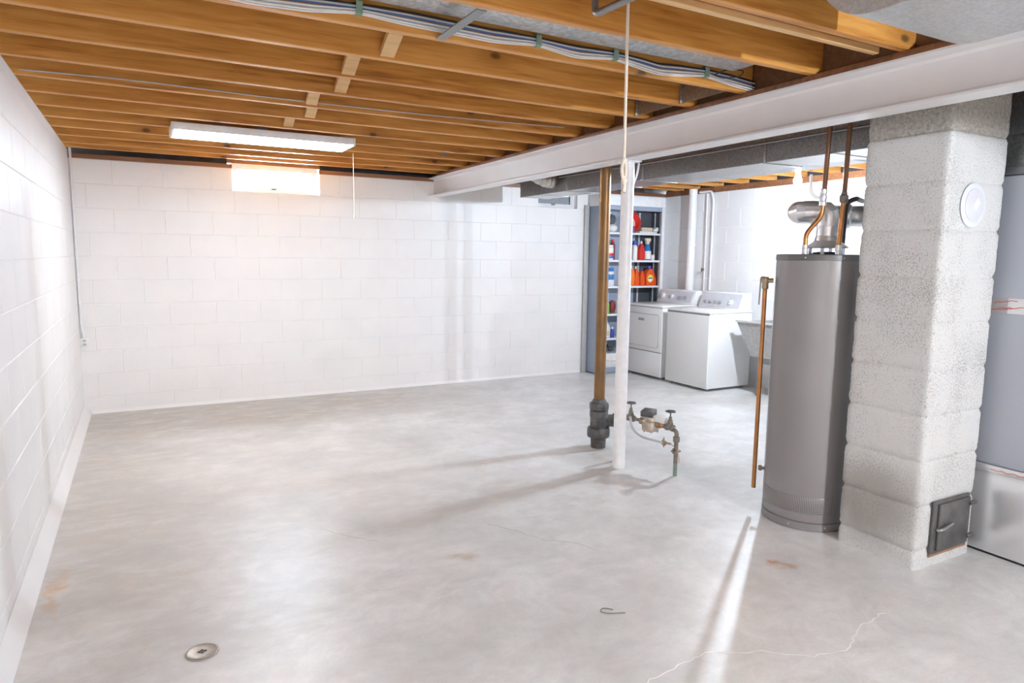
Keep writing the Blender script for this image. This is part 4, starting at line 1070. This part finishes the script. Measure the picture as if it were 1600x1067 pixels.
# lower shelves (seen between pipe and post)
z = SZ[3]+.0015
tag(obj('snack_bag', mk(box, (5.60, -.20, z), (5.67, -.08, z+.14), .02, 3), 'lime'), 'green printed bag between pipe and post on the fourth shelf', 'bag')
bm = BM(); sphere(bm, (5.735, -.15, z+.085), .05, (.95, .8, 1.68)); tag(obj('maroon_bag', bm, 'maroon'), 'dark red printed bag beside the green bag on the fourth shelf', 'bag')
tag(obj('white_packet', mk(box, (5.795, -.19, z), (5.85, -.09, z+.17), .012, 2), 'white'), 'white packet behind the post on the fourth shelf', 'packet')
z = SZ[4]+.0015
bottle('bleach_bottle', 'fat white plastic bottle between pipe and post on the fifth shelf', 'bottle', 5.655, z, [(.055, 0), (.062, .008), (.062, .12), (.045, .165), (.022, .19)], 'white', [(.024, .191), (.024, .215)], 'white', (.062, .03, .09, 'cream'))
bottle('blue_bottle', 'small blue bottle beside the fat white one on the fifth shelf', 'bottle', 5.745, z, [(.026, 0), (.028, .005), (.028, .09), (.016, .11)], 'navy', [(.015, .1105), (.015, .135)], 'white', y=-.16)
z = SZ[5]+.0015
for i, (x, yy) in enumerate(((5.63, -.15), (5.735, -.14))):
    bm = BM(); sphere(bm, (x, yy, z+.20), .045, (.85, 1.6, .75)); sphere(bm, (x, yy+.03, z+.235), .03, (.9, 1.0, 1.0))
    for v in bm.verts: pass
    tag(obj('dark_shoe', bm, 'charcoal'), ['dark shoe on the bottom shelf nearer the brown pipe', 'dark shoe on the bottom shelf tucked nearer the white post'][i], 'shoe', 'shoes on the bottom shelf')
t = thing('white_basket', 'white plastic basket under the dark shoes on the bottom shelf', 'basket', (5.69, -.145, z))
bm = BM(); prism(bm, [(5.585, z), (5.80, z), (5.83, z+.15), (5.555, z+.15)], 1, -.215, -.075, .008); obj('tub', bm, 'white', t)
bm = BM(); tube(bm, smooth_path([(5.57, -.219, z+.145), (5.62, -.222, z+.06), (5.76, -.222, z+.06), (5.82, -.219, z+.145)], .06), .007, 8); obj('handle', bm, 'white', t)

# ------------------------------------------------------------------ dryer and washer
def console(t, x0, x1, y0, y1, z0, z1):
    bm = BM(); prism(bm, [(x0, z0), (x1, z0), (x1, z1), (x0+.085, z1), (x0+.07, z1-.006)], 1, y0, y1, .006)
    c = obj('console', bm, 'appliance', t)
    a = Vector((x0, 0, z0)); b_ = Vector((x0+.07, 0, z1-.006)); d = (b_-a).normalized(); n = Vector((-d.z, 0, d.x))
    bm = BM(); m = .03
    p = [a+d*.018+n*.0008, a+d*((b_-a).length-.014)+n*.0008]
    q = [v+n*.003 for v in p]
    vs = [bm.verts.new((v.x, yy, v.z)) for v in p+q for yy in (y0+m, y1-m)]
    for f in ((0, 1, 3, 2), (4, 6, 7, 5), (0, 4, 5, 1), (2, 3, 7, 6), (0, 2, 6, 4), (1, 5, 7, 3)): bm.faces.new([vs[i] for i in f])
    obj('control_panel', bm, 'console', c)
    return c, a, d, n, (b_-a).length
def dials(c, a, d, n, L, items):
    for y, r, f in items:
        o_ = a+d*L*f+n*.004; o_.y = y
        bm = BM(); lathe(bm, [(r*1.35, 0), (r*1.35, .003), (r, .005), (r*.9, .024), (r*.6, .026)], o_, n, 20)
        obj('dial', bm, 'white' if r > .02 else 'knob', c)
        if r > .02:
            bm = BM(); q = o_+n*.026; box(bm, (q.x-.004, y-.004, q.z-.004), (q.x+.004, y+.02, q.z+.006), .001); obj('pointer', bm, 'knob', c)
WX0, WX1 = 5.888, 6.545
dy0, dy1 = -.935, -.268
dryer = thing('clothes_dryer', 'white front-loading clothes dryer next to the shelf cabinet', 'dryer', ((WX0+WX1)/2, (dy0+dy1)/2, 0))
obj('cabinet', mk(box, (WX0+.012, dy0, .03), (WX1, dy1, .872), .012, 3), 'appliance', dryer)
obj('lid', mk(box, (WX0, dy0-.004, .873), (WX1+.002, dy1+.004, .905), .012, 3), 'appliance', dryer)
obj('front_panel', mk(box, (WX0+.002, dy0+.006, .335), (WX0+.0125, dy1-.006, .868), .004), 'appliance_front', dryer)
obj('lower_panel', mk(box, (WX0+.002, dy0+.006, .04), (WX0+.0125, dy1-.006, .328), .004), 'appliance_front', dryer)
obj('panel_gap_shade', mk(box, (WX0+.004, dy0+.004, .3275), (WX0+.0123, dy1-.004, .3355)), 'black', dryer)  # black strip standing in for the shade between the panels
obj('lid_gap_shade', mk(box, (WX0+.004, dy0+.004, .8675), (WX0+.0123, dy1-.004, .8735)), 'gasket', dryer)  # grey strip standing in for the shade under the lid
obj('toe_line', mk(box, (WX0+.0012, dy0+.012, .098), (WX0+.0025, dy1-.012, .102)), 'console', dryer)
obj('door_gasket', mk(box, (WX0+.0005, dy0+.062, .392), (WX0+.003, dy1-.040, .778), .02), 'gasket', dryer) if False else None
def rrect(bm, x, d, y0, y1, z0, z1, r):
    poly = []
    for cy, cz, a0 in ((y1-r, z1-r, 0), (y0+r, z1-r, PI/2), (y0+r, z0+r, PI), (y1-r, z0+r, 3*PI/2)):
        for k in range(7):
            a = a0+k*PI/12; poly.append((cy+r*math.cos(a), cz+r*math.sin(a)))
    prism(bm, poly, 0, x-d, x)
obj('door_gasket', mk(rrect, WX0+.0022, .0035, dy0+.058, dy1-.035, .386, .79, .03), 'gasket', dryer)
dd = obj('door', mk(rrect, WX0+.0014, .0085, dy0+.063, dy1-.040, .391, .785, .028), 'appliance_front', dryer)
obj('badge', mk(box, (WX0-.0085, -.62, .70), (WX0-.0072, -.51, .732), .0004), 'knob', dd)
for y, x in ((dy0+.05, WX0+.06), (dy1-.05, WX0+.06), (dy0+.05, WX1-.06), (dy1-.05, WX1-.06)):
    obj('foot', mk(lathe, [(.02, 0), (.022, .01), (.012, .014), (.012, .031)], (x, y, 0), seg=14), 'knob', dryer)
c, a, d, n, L = console(dryer, 6.36, 6.53, dy0+.01, dy1-.01, .906, 1.075)
dials(c, a, d, n, L, [(-.37, .032, .5), (-.54, .022, .5), (-.69, .017, .42), (-.78, .019, .42)])

wy0, wy1 = -1.708, -1.028
washer = thing('washing_machine', 'white top-loading washing machine between dryer and utility sink', 'washing machine', ((WX0+WX1)/2, (wy0+wy1)/2, 0))
obj('cabinet', mk(box, (WX0+.004, wy0, .028), (WX1, wy1, .862), .012, 3), 'appliance', washer)
obj('front_panel', mk(box, (WX0-.004, wy0+.004, .032), (WX0+.0045, wy1-.004, .848), .006, 3), 'appliance_front', washer)
obj('toe_line', mk(box, (WX0-.0052, wy0+.012, .092), (WX0-.0038, wy1-.012, .096)), 'console', washer)
obj('lid_gap_shade', mk(box, (WX0-.002, wy0+.004, .8475), (WX0+.004, wy1-.004, .8635)), 'gasket', washer)  # grey strip standing in for the shade below the top deck
obj('top_deck', mk(box, (WX0-.006, wy0-.005, .863), (WX1+.002, wy1+.005, .893), .012, 3), 'appliance', washer)
obj('lid', mk(box, (WX0+.03, wy0+.05, .8935), (WX1-.20, wy1-.05, .903), .005), 'appliance', washer)
for y, x in ((wy0+.05, WX0+.06), (wy1-.05, WX0+.06), (wy0+.05, WX1-.06), (wy1-.05, WX1-.06)):
    obj('foot', mk(lathe, [(.02, 0), (.022, .01), (.012, .014), (.012, .03)], (x, y, 0), seg=14), 'knob', washer)
c, a, d, n, L = console(washer, 6.36, 6.53, wy0+.01, wy1-.01, .894, 1.085)
dials(c, a, d, n, L, [(-1.135, .016, .35), (-1.215, .016, .35), (-1.295, .016, .35), (-1.37, .016, .35), (-1.53, .026, .4)])

# ------------------------------------------------------------------ utility sink
us = thing('utility_sink', 'grey concrete utility sink on a metal stand behind the water heater', 'sink', (6.42, -2.25, 0))
bm = BM()
x0, x1, y0, y1 = 6.14, 6.67, -2.62, -1.86
def loop(ins_x, ins_y, z, rim=0):
    return [bm.verts.new(p) for p in ((x0+ins_x, y0+ins_y, z), (x1-rim, y0+ins_y, z), (x1-rim, y1-ins_y, z), (x0+ins_x, y1-ins_y, z))]
L0 = loop(.06, .16, .43); L1 = loop(0, 0, .79); L2 = loop(.04, .04, .79, .04); L3 = loop(.09, .17, .48, .04)
for P, Q in ((L0, L1), (L1, L2), (L2, L3)):
    for i in range(4): bm.faces.new((P[i], P[(i+1) % 4], Q[(i+1) % 4], Q[i]))
bm.faces.new(L0[::-1]); bm.faces.new(L3)
obj('basin', bm, 'tub', us, ang=20)
obj('rim', mk(box, (x0-.012, y0-.012, .7905), (x0+.045, y1+.012, .808), .004), 'galv_duct', us)
for x, y in ((6.24, -2.12), (6.24, -2.40), (6.60, -2.12), (6.60, -2.40)):
    obj('leg', mk(box, (x-.018, y-.018, 0), (x+.018, y+.018, .43), .003), 'grey_steel', us)
obj('leg_brace', mk(box, (6.235, -2.40, .36), (6.245, -2.12, .429), .002), 'grey_steel', us)
bm = BM(); tube(bm, smooth_path([(6.40, -2.24, .43), (6.40, -2.24, .27), (6.50, -2.24, .27), (6.50, -2.24, .33), (6.66, -2.24, .33)], .05), .02, 12); obj('drain_trap', bm, 'black', us)
bm = BM(); tube(bm, smooth_path([(6.60, -2.24, .80), (6.60, -2.24, .90), (6.46, -2.24, .92), (6.43, -2.24, .87)], .05), .011, 12)
box(bm, (6.58, -2.34, .79), (6.64, -2.14, .825), .008); obj('faucet', bm, 'steel', us)
for s in (-1, 1):
    bm = BM(); lathe(bm, [(.012, .825), (.010, .85), (.022, .853), (.022, .866), (.01, .87)], (6.61, -2.24+s*.075, 0), seg=12); obj('tap_handle', bm, 'steel', us)

# ------------------------------------------------------------------ laundry wall pipes
tag(obj('dryer_vent_pipe', mk(lathe, [(.052, .96), (.052, 1.62), (.056, 1.622), (.056, 1.64), (.052, 1.642), (.052, 2.33)], (6.615, -.60, 0), seg=28), 'post_paint'), 'wide white vent pipe running up the wall behind the dryer', 'vent pipe')
tag(obj('hose_pipe', mk(tube, smooth_path([(6.662, -.805, .004), (6.662, -.805, 1.2), (6.662, -.80, 2.262)], .10), .0105, 12), 'post_paint'), 'slim straight white pipe behind the washer, closer to the wide vent pipe', 'pipe', 'slim white wall pipes')
tag(obj('hose_pipe', mk(tube, smooth_path([(6.662, -.905, .004), (6.662, -.905, 2.18), (6.66, -.87, 2.29), (6.655, -.80, 2.29), (6.655, -.672, 2.292)], .09), .0135, 12), 'post_paint'), 'slim white pipe with a bent top rising behind the washer', 'pipe', 'slim white wall pipes')
bm = BM(); lathe(bm, [(.008, 0), (.014, .01), (.014, .03), (.006, .035)], (6.650, -.805, 1.33), (-1, 0, 0), 12); box(bm, (6.611, -.815, 1.305), (6.619, -.795, 1.355), .003)
tag(obj('wall_valve', bm, 'old_brass'), 'small brass stop valve on the slim white pipe above the machines', 'valve')

# ------------------------------------------------------------------ lamps
def bulb(loc, label, mat, ztop=JZ+.0):
    x, y, z = loc
    t = thing('bulb_lamp', label, 'light bulb', (x, y, z))
    bm = BM(); lathe(bm, [(.058, ztop-.002), (.058, ztop-.012), (.045, ztop-.04), (.025, ztop-.055), (.022, z+.075), (.024, z+.035), (.014, z+.03)], (x, y, 0), seg=28); obj('lamp_holder', bm, 'white', t)
    bm = BM(); lathe(bm, [(.004, z-.036), (.018, z-.033), (.030, z-.02), (.0345, z-.002), (.030, z+.016), (.018, z+.034), (.013, z+.05)], (x, y, 0), seg=24); obj('globe', bm, mat, t)
    return t
bulb((5.50, -3.05, 2.15), 'bare lit bulb in a white holder under the laundry joists', 'bulb_glow')
bulb((3.08, -8.5, 2.14), 'assumed bare bulb added out of view behind the viewer', 'bulb_assumed')  # assumed bulb, added to brighten the chimney front
tag(obj('laundry_wire', mk(tube, smooth_path([(5.30, -1.6, 2.335), (5.32, -2.4, 2.325), (5.44, -3.0, 2.335), (5.44, -4.8, 2.33)], .2), .008, 8), 'wire_grey'), 'grey cable running under the joists past the laundry bulb', 'cable')

# ------------------------------------------------------------------ world and camera
w = bpy.data.worlds.new('daylight'); SC.world = w; w.use_nodes = True
bg = w.node_tree.nodes['Background']; bg.inputs[0].default_value = (.84, .92, 1, 1); bg.inputs[1].default_value = 38

cam = bpy.data.cameras.new('camera'); co = bpy.data.objects.new('camera', cam); COL.objects.link(co)
cam.sensor_fit = 'HORIZONTAL'; cam.sensor_width = 36; cam.lens = 1056.2354*36/1600
cam.clip_start = .02
r = Vector((.87745831, -.47951473, .01151282)); u = Vector((.0501414, .11557118, .99203283)); f = Vector((.4770249, .86989018, -.12545243))
co.matrix_world = Matrix(((r.x, u.x, -f.x, .45861), (r.y, u.y, -f.y, -7.1229), (r.z, u.z, -f.z, 1.47282), (0, 0, 0, 1)))
SC.camera = co

for o in bpy.data.objects:
    if '_o' in o.keys(): del o['_o']
vs = SC.view_settings
vs.view_transform = 'Standard'; vs.look = 'None'; vs.gamma = 1; vs.use_curve_mapping = False
vs.exposure = 1.3
cy = SC.cycles
cy.use_denoising = True
cy.max_bounces = 12; cy.diffuse_bounces = 8; cy.glossy_bounces = 5
cy.sample_clamp_indirect = 8
cy.caustics_reflective = False; cy.caustics_refractive = False
